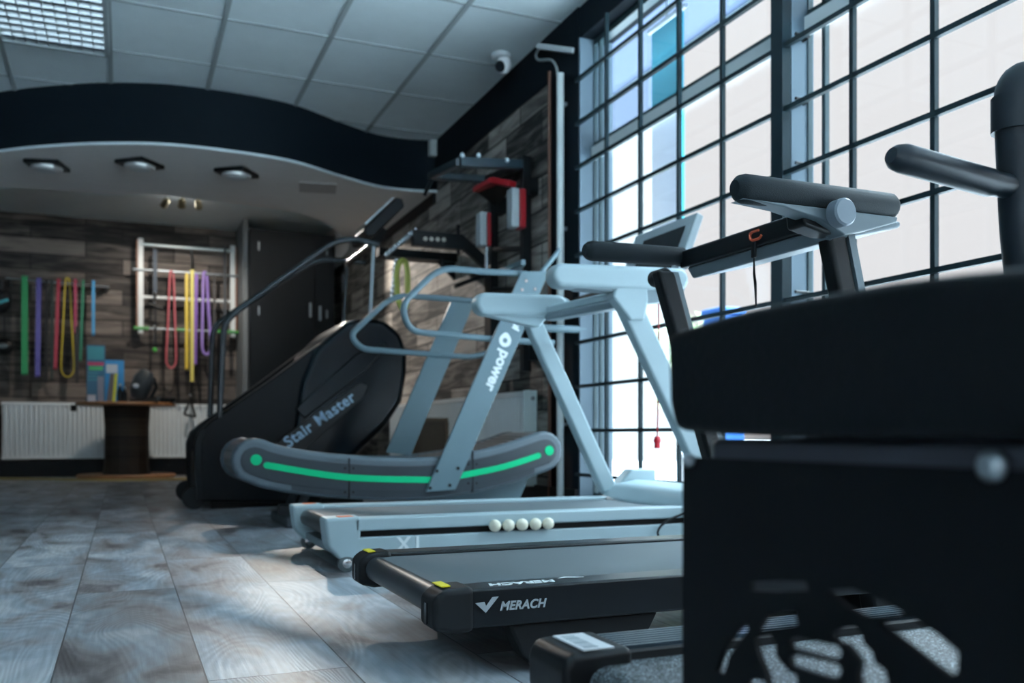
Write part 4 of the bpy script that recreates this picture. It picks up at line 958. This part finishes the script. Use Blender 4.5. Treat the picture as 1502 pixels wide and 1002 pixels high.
# ================================================================== power tower on the side wall
pt = thing('power_tower', 'black pull-up tower with red and grey pads against the board-clad wall', 'exercise tower', (1.9, 5.7, 0))
def T(u, v, Y): return P(u, v, Y=Y)
yn, yf = 5.05, 5.55
def postbar(u, Y, v0, v1, wd=0.055, zbase=None, m=black, nm='post'):
    a, b = T(u, v0, Y), T(u, v1, Y); 
    z0_ = 0 if zbase is None else a.z
    return obj(nm, MB().box(b.x-wd/2, b.x+wd/2, Y-wd/2, Y+wd/2, z0_, b.z), m, pt, bevel=0.004)
postbar(771, yn, 545, 230, zbase=1); postbar(723, yf, 560, 285, zbase=1)
for Y_ in (yn, yf):
    for z_ in (0.9, 1.9): obj('wall_plate', MB().box(2.25, XW-0.001, Y_-0.05, Y_+0.05, z_, z_+0.1), black, pt)
bl2 = mat('tower_blue_black', (0.022, 0.04, 0.052), 0.35)
a, b = T(674, 238, yn), T(771, 242, yn)
cbx = obj('pull_up_bar', MB().bar(a, b, 0.05, 0.055), bl2, pt, bevel=0.006)
for u, v in ((678,222), (702,222), (744,229)):
    q = T(u, v+6, yn-0.03); obj('bolt_cap', MB().ball(q, 0.016, 12), mat('bolt_bright', (0.6, 0.7, 0.75), 0.2, 0.6), cbx)
a2, b2 = T(632, 258, yf+0.35), T(714, 263, yf+0.3)
cb2 = obj('pull_up_bar', MB().bar(a2, b2, 0.05, 0.05), bl2, pt, bevel=0.006)
obj('side_arm', MB().bar(a, a2, 0.045, 0.045), bl2, pt, bevel=0.006)
obj('side_arm', MB().bar(V((b.x-0.01, b.y, b.z)), b2, 0.045, 0.045), black, pt, bevel=0.006)
for u, v in ((632,258), (646,259)):
    obj('bolt_cap', MB().ball(T(u, v, yf+0.32), 0.013, 12), mat('bolt_bright', (0.6, 0.7, 0.75), 0.2, 0.6), cb2)
obj('hanging_hook', MB().tube([T(634, 262, yf+0.35), T(628, 274, yf+0.34), T(623, 286, yf+0.33)], 0.014, 8), black, pt)
# seat pad (V seen from below)
bp_ = [T(698, 280, 5.75), T(726, 262, 5.3), T(752, 268, 5.2), T(752, 275, 5.45), T(728, 292, 5.6), T(712, 290, 5.75)]
obj('pad_bracket', MB().add([T(700,282,5.6), T(726,267,5.35), T(752,271,5.15), T(735,296,5.4), T(715,294,5.5), T(728,300,5.45)], [(0,1,2,3,4),(0,4,5),(4,3,5),(0,5,3,2,1)]), black, pt)
obj('red_pad', MB().bar(T(700, 279, 5.6), T(725, 265, 5.3), 0.07, 0.035), red, pt, bevel=0.008)
obj('red_pad', MB().bar(T(724, 265, 5.3), T(752, 270.5, 5.15), 0.07, 0.04), red, pt, bevel=0.008)
gpad = mat('grey_vinyl', (0.40, 0.44, 0.46), 0.4)
for (u0, u1, u2, v0, v1, Y) in ((702, 713, 719, 312, 361, 5.45), (748, 760, 770, 277, 334, 4.98)):
    a, b = T(u0, v1, Y), T(u1, v0, Y); c_ = T(u2, v0, Y)
    arm_ = obj('arm_pad', MB().box(b.x, c_.x, Y-0.03, Y+0.06, a.z, b.z), red, pt, bevel=0.012)
    obj('pad_face', MB().box(a.x, b.x, Y-0.03, Y+0.06, a.z, b.z), gpad, arm_, bevel=0.012)
a, b = T(726, 366, 5.5), T(771, 365, yn+0.02)
obj('cross_tube', MB().tube([a, b], 0.018, 10), black, pt)
obj('cross_tube', MB().tube([T(723, 425, yf), T(771, 425, yn)], 0.018, 10), black, pt)
q = T(766, 386, yn-0.05)
obj('knob', MB().ball(q, 0.022, 14), mat('bolt_bright', (0.6, 0.7, 0.75), 0.2, 0.6), pt)
obj('knob_stem', MB().tube([q, T(760, 400, yn-0.02)], 0.018, 8), steel, pt)
obj('chrome_tube', MB().tube([T(714, 362, 5.45), T(714, 395, 5.45)], 0.012, 10), steel, pt)

# ================================================================== wall rack with plates and cable bar
rk = thing('wall_rack', 'black perforated rack arm with chrome ends between stair machine and tower', 'rack', (2.25, 5.7, 1.5))
yk = 5.7
a, b = T(604, 349, yk), T(678, 356, yk)
bar_ = obj('perforated_beam', MB().bar(a, b, 0.05, 0.10), black, rk, bevel=0.004)
for u in (622, 631, 640, 649): obj('hole_ring', MB().disc(T(u, 351.5+(u-622)*0.05, yk)+V((0,-0.027,0)), (0,-1,0), 0.014, 0.004), mat('hole_cream', (0.45, 0.40, 0.34), 0.6), bar_)
obj('brace', MB().bar(T(674, 352, yk), T(720, 394, yk), 0.05, 0.07), black, rk, bevel=0.004)
obj('brace', MB().bar(T(668, 420, yk), T(720, 400, yk), 0.05, 0.03), black, rk)
for u, v0, v1 in ((672, 330, 372), (648, 378, 392)): obj('peg', MB().tube([T(u, v0, yk), T(u, v1, yk)], 0.012, 8), black, rk)
up_ = T(719, 400, yk); obj('upright', MB().box(up_.x-0.03, up_.x+0.03, yk-0.03, yk+0.03, 0.8, 1.9), black, rk)
obj('wall_plate', MB().box(up_.x+0.03, XW-0.001, yk-0.05, yk+0.05, 0.9, 1.0), black, rk)
a, b = T(606, 340, yk), T(566, 374, yk)
lb = obj('loose_bar', MB().tube([a, b], 0.016, 10), steel, rk)
for u, v in ((610,336), (601,343), (586,356), (580,361), (572,368), (566,374)):
    obj('collar', MB().ball(T(u, v, yk-0.01), 0.013, 10), chrome, rk)
sf_ = thing('wall_bracket', 'black bracket shelf on the side wall holding the chain and the yellow loop', 'bracket', (2.1, 6.5, 1.6))
x_ = T(556, 380, 6.45).x
obj('shelf', MB().box(x_, XW-0.001, 6.45, 6.6, T(600, 378, 6.45).z, T(600, 366, 6.45).z), black, sf_)
obj('gusset', MB().prism([(XW-0.001, 6.5, 1.75), (XW-0.001, 6.5, 1.62), (XW-0.14, 6.5, 1.75)], (0, 0.03, 0)), black, sf_)
# chain and yellow loop
ch = thing('hanging_chain', 'chrome chain hanging beside a yellow loop near the stair machine console', 'chain', T(580, 400, 6.5))
zt0, zb0 = T(581, 380, 6.46), T(575, 440, 6.46)
for k in range(16):
    c_ = zt0.lerp(zb0, k/15); a_x = V((1, 0, 0)) if k % 2 else V((0, 1, 0))
    ring_ = [c_+a_x*0.012*math.cos(t)+V((0,0,0.022*math.sin(t))) for t in [2*PI*j/10 for j in range(10)]]
    obj('link', MB().tube(ring_, 0.0045, 6, closed=True), chrome, ch)
yl2 = mat('lime_yellow_rubber', (0.55, 0.58, 0.12), 0.5)
lp = [T(u, v, 6.42) for u, v in ((583,432),(582,400),(586,386),(591,382),(596,388),(598,410),(597,440),(592,455),(586,445))]
tag(obj('yellow_loop_band', MB().tube(spline(lp+[lp[0]], 5), 0.02, 10), yl2), 'lime yellow loop band hanging on the chain', 'band')

# ================================================================== back wall: rail of bands
YBd = 10.74
rl = thing('band_rail', 'long dark rail on the back wall holding the hanging bands', 'rail', P(80, 412, Y=YBd+0.03))
ra_, rb_ = P(8, 408, Y=YBd), P(160, 421, Y=YBd)
obj('rail', MB().tube([(ra_.x, YBd, ra_.z), (rb_.x, YBd, ra_.z-0.03)], 0.008, 10), steel, rl)
obj('rail', MB().tube([(ra_.x+0.5, YBd+0.1, ra_.z-0.05), (rb_.x, YBd+0.1, ra_.z-0.05)], 0.013, 10), black, rl)
for f in (0.03, 0.36, 0.97): 
    x_ = ra_.x+(rb_.x-ra_.x)*f; obj('bracket', MB().box(x_-0.012, x_+0.012, YBd, YB-0.002, ra_.z-0.06, ra_.z-0.01), black, rl)
def col(nm, c): return mat('band_'+nm, c, 0.5)
def flatband(name, label, grp, u, v0, v1, wpx, c, Y=YBd-0.03, spread=0, ub=None, dbl=True):
    p0 = P(u, v0, Y=Y); p1 = P(ub if ub else u, v1, Y=Y); wd = wpx/150*0.88/2
    # a closed loop of strap over the rail: front and back runs
    front = [V((p0.x, Y-0.012, p0.z+0.01)), V((p0.x, Y-0.018, p0.z-0.03)), V((p1.x, Y-0.012, p1.z))]
    bot = V((p1.x, Y+0.005, p1.z-0.015)); back = [V((p1.x+spread, Y+0.02, p1.z)), V((p0.x, Y+0.05, p0.z-0.03)), V((p0.x, Y+0.045, p0.z+0.01))]
    loop = front+[bot]+back+[V((p0.x, Y+0.02, p0.z+0.022))]
    n = len(loop); vs = []; fs = []
    for q in loop:
        c_ = V((0, Y+0.018, (p0.z+p1.z)/2)); inn = V((0, 0.003 if q.y < c_.y else -0.003, 0.003 if q.z < c_.z-0.2 else (-0.003 if q.z > p0.z else 0)))
        vs += [q+V((-wd, 0, 0)), q+V((wd, 0, 0)), q+inn+V((wd, 0, 0)), q+inn+V((-wd, 0, 0))]
    for i in range(n):
        j = (i+1) % n
        for k in range(4): fs.append((4*i+k, 4*i+(k+1) % 4, 4*j+(k+1) % 4, 4*j+k))
    return tag(obj(name, MB().add(vs, fs), c), label, 'resistance band', grp)
def ropeloop(name, label, grp, u, v0, v1, sp_, c, Y=YBd-0.02, r=0.009, ub=None):
    p0, p1 = P(u, v0, Y=Y), P(ub if ub else u, v1, Y=Y); s_ = sp_/150*1.02
    pts = [V((p0.x, Y+0.01, p0.z+0.02)), V((p0.x-0.02, Y-0.012, p0.z-0.03)), V((p0.x*0.6+p1.x*0.4-s_*0.35, Y-0.012, p0.z*0.5+p1.z*0.5)), V((p1.x-s_/2, Y-0.01, p1.z+0.12)), V((p1.x-s_*0.35, Y, p1.z+0.03)), V((p1.x, Y, p1.z)),
           V((p1.x+s_*0.35, Y, p1.z+0.03)), V((p1.x+s_/2, Y+0.005, p1.z+0.12)), V((p0.x*0.6+p1.x*0.4+s_*0.35, Y-0.0, p0.z*0.5+p1.z*0.5)), V((p0.x+0.02, Y+0.04, p0.z-0.03))]
    return tag(obj(name, MB().tube(spline(pts+[pts[0]], 4)[:-1], r, 8, closed=True), c), label, 'resistance band', grp)
G1 = 'bands hanging on the back wall rail'
G2 = 'bands hanging on the wall ladder'
flatband('resistance_band', 'wide green band hanging on the back wall rail', G1, 36, 407, 548, 10, col('green', (0.02, 0.30, 0.10)))
flatband('resistance_band', 'blue violet band hanging on the rail beside the wide green band', G1, 57, 410, 551, 8, col('violet', (0.10, 0.09, 0.34)), ub=55)
flatband('resistance_band', 'black strap hanging between the violet band and the red band', G1, 68, 411, 560, 4, col('black', (0.012, 0.013, 0.015)))
flatband('resistance_band', 'dark green tinged black strap just before the red band', G1, 76, 412, 556, 4, col('darkgreen', (0.012, 0.03, 0.028)))
flatband('resistance_band', 'long red band hanging on the rail beside the yellow loop', G1, 86, 411, 540, 5.5, col('red', (0.34, 0.03, 0.06)), ub=81)
ropeloop('resistance_band', 'yellow rubber loop hanging on the back wall rail', G1, 99, 411, 553, 18, col('yellow', (0.46, 0.38, 0.03)))
flatband('resistance_band', 'short dark pink band hanging beside the yellow loop', G1, 110.5, 412, 488, 4.5, col('pink', (0.30, 0.03, 0.08)))
flatband('resistance_band', 'narrow dark green band hanging beside the short pink band', G1, 122, 413, 528, 4, col('narrowgreen', (0.02, 0.18, 0.10)), ub=118)
flatband('resistance_band', 'bright blue narrow band hanging above the blue boxes', G1, 137, 414, 490, 5, col('blue', (0.04, 0.26, 0.50)))
flatband('resistance_band', 'black strap hanging below the short pink band, with a metal clip', G1, 113, 480, 560, 5, col('black', (0.012, 0.013, 0.015)))
# dark items at the left edge of the rail
bg_ = thing('boxing_glove', 'black boxing glove with teal trim hanging at the left of the band rail', 'glove', P(3, 440, Y=10.7))
q = P(2, 440, Y=10.6); obj('glove_body', MB().ball(q, 0.13, 18, (0.75, 0.5, 1.1)), black, bg_)
obj('teal_trim', MB().bar(q+V((-0.06,-0.075,-0.06)), q+V((0.07,-0.06,0.0)), 0.02, 0.03), mat('teal_trim', (0.03, 0.35, 0.40), 0.5), bg_)
obj('cuff', MB().lathe(q+V((0,0,0.08)), (0,0,1), [(0.05, 0), (0.055, 0.11), (0.04, 0.12)], 16), black, bg_)
hm = thing('head_guard', 'black padded head guard with a grey patch hanging low at the left edge', 'head guard', P(5, 508, Y=10.7))
q = P(6, 508, Y=10.7); obj('shell', MB().ball(q, 0.12, 18, (0.85, 0.6, 0.75)), black, hm)
obj('grey_patch', MB().ball(q+V((-0.01,-0.06,0)), 0.06, 14, (0.9, 0.35, 0.5)), mat('patch_grey', (0.12, 0.16, 0.18), 0.4), hm)
obj('strap', MB().tube([q+V((0,0,0.08)), q+V((0,0.05,0.33))], 0.006, 6), black, hm)

# ================================================================== wall ladder
YLd = 10.72
ld = thing('wall_ladder', 'white wall bars with wooden sides and several cross rails on the back wall', 'wall bars', P(275, 420, Y=YLd))
zt_ = 2.56; zb_l = 1.56
lxa, lxb = P(206, 400, Y=YLd).x, P(341, 400, Y=YLd).x
wood2 = mat('orange_wood', (0.24, 0.10, 0.05), 0.5, var=0.3)
wht = mat('ladder_white', (0.62, 0.66, 0.66), 0.4)
for x, s in ((lxa, -1), (lxb, 1)):
    sd_ = obj('side_post', MB().box(x-0.025, x+0.03, YLd-0.02, YLd+0.05, zb_l, zt_+0.03), wht, ld, bevel=0.004)
    obj('wooden_edge', MB().box(x-0.025+(-0.016 if s < 0 else 0.058), x-0.025+(0.0 if s < 0 else 0.074), YLd-0.01, YLd+0.05, zb_l+0.05, zt_+0.01), wood2, sd_)
    for z in (1.7, 2.4): obj('wall_fixing', MB().box(x-0.02, x+0.02, YLd+0.05, YB-0.002, z, z+0.05), black, sd_)
obj('rung', MB().tube([(lxa, YLd-0.01, zt_-0.035), (lxb, YLd-0.01, zt_-0.035)], 0.018, 12), mat('rung_silver', (0.5, 0.58, 0.58), 0.3, 0.5), ld)
gr = MB().tube([(lxa-0.08, YLd-0.03, 2.245), (lxb+0.1, YLd-0.03, 2.245)], 0.014, 10)
lab(obj('rung', gr, steel, ld), 'long steel rail the bands hang from')
obj('rung', MB().tube([(lxa, YLd, 1.955), (lxb, YLd, 1.955)], 0.019, 12), wht, ld)
r4 = obj('rung', MB().tube([(lxa-0.07, YLd-0.03, 1.61), (lxb+0.14, YLd-0.03, 1.61)], 0.012, 10), steel, ld)
gf = mat('green_foam', (0.05, 0.42, 0.05), 0.6)
for xa_, xb_ in ((lxa-0.07, lxa+0.09), (lxa+0.36, lxa+0.46), (lxa+0.78, lxa+0.98), (lxb+0.02, lxb+0.15)):
    mbg = MB(); n = max(2, int((xb_-xa_)/0.02))
    for k in range(n): mbg.lathe((xa_+k*(xb_-xa_)/n, YLd-0.03, 1.61), (1,0,0), [(0.014, 0), (0.021, 0.004), (0.021, 0.012), (0.014, 0.016)], 10)
    lab(obj('ribbed_grip', mbg, gf, r4), 'bright green ribbed grip')
YL2 = YLd-0.05
def wx(u): return P(u, 400, Y=YL2).x
dstr = thing('suspension_strap', 'dark suspension strap with buckles and a green tip on the wall ladder', 'strap', P(227, 440, Y=YL2))
obj('strap', MB().box(wx(224.5), wx(230.5), YL2-0.02, YL2-0.012, P(227, 430, Y=YL2).z, P(227, 366, Y=YL2).z), mat('blue_black_webbing', (0.03, 0.05, 0.075), 0.6), dstr)
obj('lower_strap', MB().box(wx(226), wx(229.5), YL2-0.02, YL2-0.012, P(227, 515, Y=YL2).z, P(227, 430, Y=YL2).z), black, dstr)
for v in (430, 444, 479): obj('buckle', MB().ball(P(227, v, Y=YL2-0.02), 0.016, 10), chrome, dstr)
obj('handle', MB().tube([P(219, 446, Y=YL2-0.02), P(238, 452, Y=YL2-0.02)], 0.02, 10), black, dstr)
obj('green_tip', MB().ball(P(227, 513, Y=YL2-0.02), 0.025, 10), gf, dstr)
ropeloop('resistance_band', 'thin coral pink loop band hanging on the wall ladder', G2, 252, 401, 540, 15, col('coral', (0.48, 0.10, 0.12)), Y=YL2, r=0.011, ub=251)
flatband('resistance_band', 'yellow flat band on the wall ladder, shorter of the two', G2, 274, 403, 541, 5.5, col('sun', (0.60, 0.44, 0.03)), Y=YL2)
lhb = thing('resistance_tube', 'long pale yellow strap with a black triangular handle below the wall ladder', 'exercise strap', P(281, 480, Y=YL2))
obj('strap', MB().box(wx(279), wx(284), YL2-0.035, YL2-0.028, P(281, 560, Y=YL2).z, P(281, 396, Y=YL2).z), col('pale', (0.62, 0.55, 0.12)), lhb)
obj('hook', MB().tube([P(280, 366, Y=YL2), P(282, 380, Y=YL2-0.03), P(281, 396, Y=YL2-0.03)], 0.012, 8), chrome, lhb)
obj('cord', MB().tube([P(281, 560, Y=YL2-0.03), P(279, 590, Y=YL2-0.03)], 0.012, 8), black, lhb)
tri = fillet([P(279, 586, Y=YL2-0.03), P(270, 608, Y=YL2-0.03), P(287, 612, Y=YL2-0.03)], 0.02, 3, closed=True)
obj('handle', MB().tube(tri, 0.013, 8, closed=True), rubber, lhb)
obj('buckle', MB().ball(P(279, 580, Y=YL2-0.04), 0.018, 10), chrome, lhb)
flatband('resistance_band', 'dark purple band on the wall ladder beside the yellow straps', G2, 288, 403, 534, 6, col('purple', (0.17, 0.07, 0.36)), Y=YL2, ub=286)
ropeloop('resistance_band', 'light purple loop band knotted over the wall ladder rail', G2, 301, 402, 520, 14, col('lilac', (0.30, 0.20, 0.55)), Y=YL2, r=0.016, ub=303)
flatband('resistance_band', 'black band hanging on the ladder beside the light purple loop', G2, 314, 405, 540, 3, col('black', (0.012, 0.013, 0.015)), Y=YL2)
flatband('resistance_band', 'dark grey wide band over the top rung of the wall ladder', G2, 330, 364, 520, 4, col('slate', (0.03, 0.04, 0.05)), Y=YL2)
# dark cords hanging under the ladder
for k, (u, v0, v1) in enumerate(((240, 480, 585), (262, 480, 588), (292.5, 520, 588), (311, 500, 588), (320, 500, 588))):
    where = ['beside the green tip', 'behind the coral loop', 'behind the dark purple band', 'behind the light purple loop', 'beside the stair machine rail'][k]
    tag(obj('rope', MB().tube([V((P(u, v0, Y=YLd-0.02).x, YLd-0.02, 1.615)), P(u-1, (v0+v1)/2, Y=YLd-0.022), P(u, v1, Y=YLd-0.02)], 0.009, 8), black), 'thin black rope hanging below the wall ladder '+where, 'rope', 'black ropes below the wall ladder')
dbar = P(232, 448, Y=10.8)

# ================================================================== drum table and what stands on it
tc_ = V((P(186, 600, Y=10.1).x, 10.1, 0))
TZ = 0.775; TR = 0.47
dt = thing('drum_table', 'round cable drum table of dark wood with an orange plywood rim', 'table', tc_)
obj('table_top', MB().lathe((tc_.x, tc_.y, TZ-0.03), (0,0,1), [(TR, 0), (TR+0.004, 0.005), (TR+0.004, 0.025), (TR, 0.03)], 48), edgewood, dt)
obj('column', MB().lathe((tc_.x, tc_.y, 0.03), (0,0,1), [(0.235, 0), (0.215, 0.1), (0.21, 0.5), (0.225, TZ-0.06)], 14), drumwood, dt, smooth=10)
obj('base_disc', MB().lathe((tc_.x, tc_.y, 0.012), (0,0,1), [(TR-0.02, 0), (TR, 0.01), (TR, 0.03), (TR-0.01, 0.04)], 48), edgewood, dt)
obj('foot', MB().lathe((tc_.x, tc_.y, 0.0), (0,0,1), [(0.2, 0), (0.2, 0.014)], 24), drumwood, dt)
blu = mat('box_blue', (0.02, 0.13, 0.24), 0.4); blu2 = mat('box_bright_blue', (0.02, 0.24, 0.55), 0.4); teal2 = mat('box_teal', (0.03, 0.26, 0.32), 0.4)
YT = 9.86
def bx_(u0, u1, v0, Y, dy=0.08): 
    a, b = P(u0, 588, Y=Y), P(u1, 588, Y=Y); return (a.x, b.x, Y, Y+dy, TZ+0.0005, P(u0, v0, Y=Y).z)
b1 = thing('product_box', 'tall dark blue product box with a pink and green stripe on the drum table', 'box', (tc_.x-0.3, YT, TZ))
q = bx_(127, 154, 506, YT+0.02); obj('carton', MB().box(*q), blu, b1, bevel=0.003)
zz = lambda v: P(140, v, Y=YT).z
obj('printed_panel', MB().box(q[0]+0.01, q[1]-0.01, q[2]-0.002, q[2], zz(527), zz(508)), teal2, b1)
obj('printed_stripe', MB().box(q[0]+0.01, q[1]-0.01, q[2]-0.002, q[2], zz(536), zz(531)), mat('print_pink', (0.45, 0.04, 0.12), 0.5), b1)
obj('printed_stripe', MB().box(q[0]+0.02, q[1]-0.02, q[2]-0.002, q[2], zz(543), zz(537)), mat('print_green', (0.05, 0.40, 0.14), 0.5), b1)
for v in (546, 551, 556): obj('printed_line', MB().box(q[0]+0.01, q[1]-0.06, q[2]-0.002, q[2], zz(v+2), zz(v)), teal2, b1)
b2_ = thing('product_box', 'bright blue product box with a yellow strip, shorter one on the drum table', 'box', (tc_.x-0.12, YT, TZ))
q = bx_(154, 182, 528, YT+0.08); obj('carton', MB().box(*q), blu2, b2_, bevel=0.003)
obj('printed_panel', MB().box(q[0]+0.01, q[1]-0.06, q[2]-0.002, q[2], zz(546), zz(533)), mat('print_white', (0.45, 0.5, 0.55), 0.5), b2_)
YF_ = 9.76
tag(obj('slim_box', MB().box(*bx_(143, 152, 552, YF_, 0.04)), mat('slim_grey_violet', (0.22, 0.23, 0.30), 0.4), bevel=0.003), 'slim grey box standing in front of the tall blue box', 'box')
tag(obj('slim_box', MB().box(*bx_(128, 140, 579, YF_, 0.04)), mat('slim_white', (0.5, 0.5, 0.56), 0.4), bevel=0.003), 'low white box at the foot of the tall blue box', 'box')
ys = thing('slim_box', 'slim black box with a bright yellow edge, leaning on the blue box', 'box', (tc_.x-0.15, YF_, TZ))
qa, qb = P(161, 588, Y=YF_), P(168, 548, Y=YF_)
obj('carton', MB().prism([(qa.x-0.03, YF_, TZ+0.001), (qa.x+0.02, YF_, TZ+0.001), (qb.x-0.0, YF_, qb.z), (qb.x-0.04, YF_, qb.z)], (0, 0.04, 0)), mat('slim_brown', (0.12, 0.10, 0.10), 0.5), ys)
obj('yellow_edge', MB().prism([(qa.x+0.021, YF_-0.002, TZ+0.001), (qa.x+0.05, YF_-0.002, TZ+0.001), (qb.x+0.03, YF_-0.002, qb.z), (qb.x+0.001, YF_-0.002, qb.z)], (0, 0.04, 0)), mat('edge_yellow', (0.60, 0.62, 0.05), 0.5), ys)
for k, (u, h_) in enumerate(((176, 0.18), (182.5, 0.15))):
    p_ = P(u, 588, Y=YF_+0.02); t = thing('bottle', ['taller black bottle beside the blue boxes', 'shorter black bottle with a silver cap beside the massage ball'][k], 'bottle', (p_.x, p_.y, TZ), 'small bottles on the drum table')
    obj('bottle_body', MB().lathe((p_.x, p_.y, TZ), (0,0,1), [(0.022, 0), (0.025, 0.01), (0.025, h_*0.6), (0.012, h_*0.75), (0.012, h_*0.85)], 16), blackgloss, t)
    obj('cap', MB().lathe((p_.x, p_.y, TZ+h_*0.85), (0,0,1), [(0.014, 0), (0.014, h_*0.15)], 14), steel, t)
mb_ = thing('massager', 'rounded dark grey massage device with a pale mark on the drum table', 'massager', (tc_.x+0.12, YF_, TZ))
q = P(209, 564, Y=YF_); 
obj('body', MB().lathe(V((q.x-0.05, q.y, TZ+0.03)), (0.32, 0, 1), [(0.06, 0), (0.085, 0.05), (0.10, 0.13), (0.095, 0.22), (0.06, 0.29), (0.02, 0.31)], 24), mat('massager_grey', (0.04, 0.052, 0.06), 0.35), mb_)
obj('stand', MB().box(q.x-0.12, q.x+0.14, YF_-0.07, YF_+0.07, TZ, TZ+0.03), rubber, mb_, bevel=0.01)
obj('pale_mark', MB().ball((q.x-0.065, YF_-0.10, q.z-0.02), 0.03, 10, (1.1, 0.3, 0.8)), mat('pale_logo', (0.4, 0.45, 0.5), 0.5), mb_)
obj('side_handle', MB().tube([(q.x+0.08, YF_, TZ+0.05), (q.x+0.13, YF_, TZ+0.15), (q.x+0.10, YF_, TZ+0.24)], 0.02, 8), blackgloss, mb_)
tag(obj('tray', MB().lathe((tc_.x+0.30, 10.0, TZ), (0,0,1), [(0.15, 0), (0.17, 0.012), (0.17, 0.05), (0.155, 0.055), (0.15, 0.02)], 28), blackgloss), 'round black tray beside the massage device on the drum table', 'tray')
# hanging black gadget at the rim
q = P(117, 598, Y=9.8)
tag(obj('clamp', MB().box(tc_.x-TR-0.045, tc_.x-TR+0.01, 10.0, 10.08, TZ-0.09, TZ-0.028), rubber, bevel=0.008), 'small black clamp hanging on the left rim of the drum table', 'clamp')
# cables along the floor
cbm = mat('yellow_cable', (0.42, 0.32, 0.13), 0.6)
pts = [(-2.2, 10.55, 0.012), (-1.3, 10.45, 0.012), (-0.7, 10.15, 0.012), (-0.42, 9.85, 0.012), (0.1, 9.52, 0.012), (0.7, 9.7, 0.012), (1.1, 9.95, 0.012)]
tag(obj('floor_cable', MB().tube(spline([V(p) for p in pts], 6), 0.012, 8), cbm), 'yellow cable lying on the floor along the back wall', 'cable')
# dark weights near the back corner
for k, (x, y) in enumerate(((0.72, 10.35), (0.9, 10.3))):
    t = thing('dumbbell', ['small dark dumbbell on the floor under the radiator, nearer the drum table', 'small dark dumbbell on the floor beside the stair machine'][k], 'dumbbell', (x, y, 0.04), 'dumbbells under the radiator')
    obj('grip', MB().tube([(x-0.05, y, 0.045), (x+0.05, y, 0.045)], 0.012, 10), chrome, t)
    for s in (-1, 1): obj('head', MB().lathe((x+s*0.05, y, 0.045), (s,0,0), [(0.035, 0), (0.045, 0.008), (0.045, 0.04), (0.035, 0.048)], 8), rubber, t)
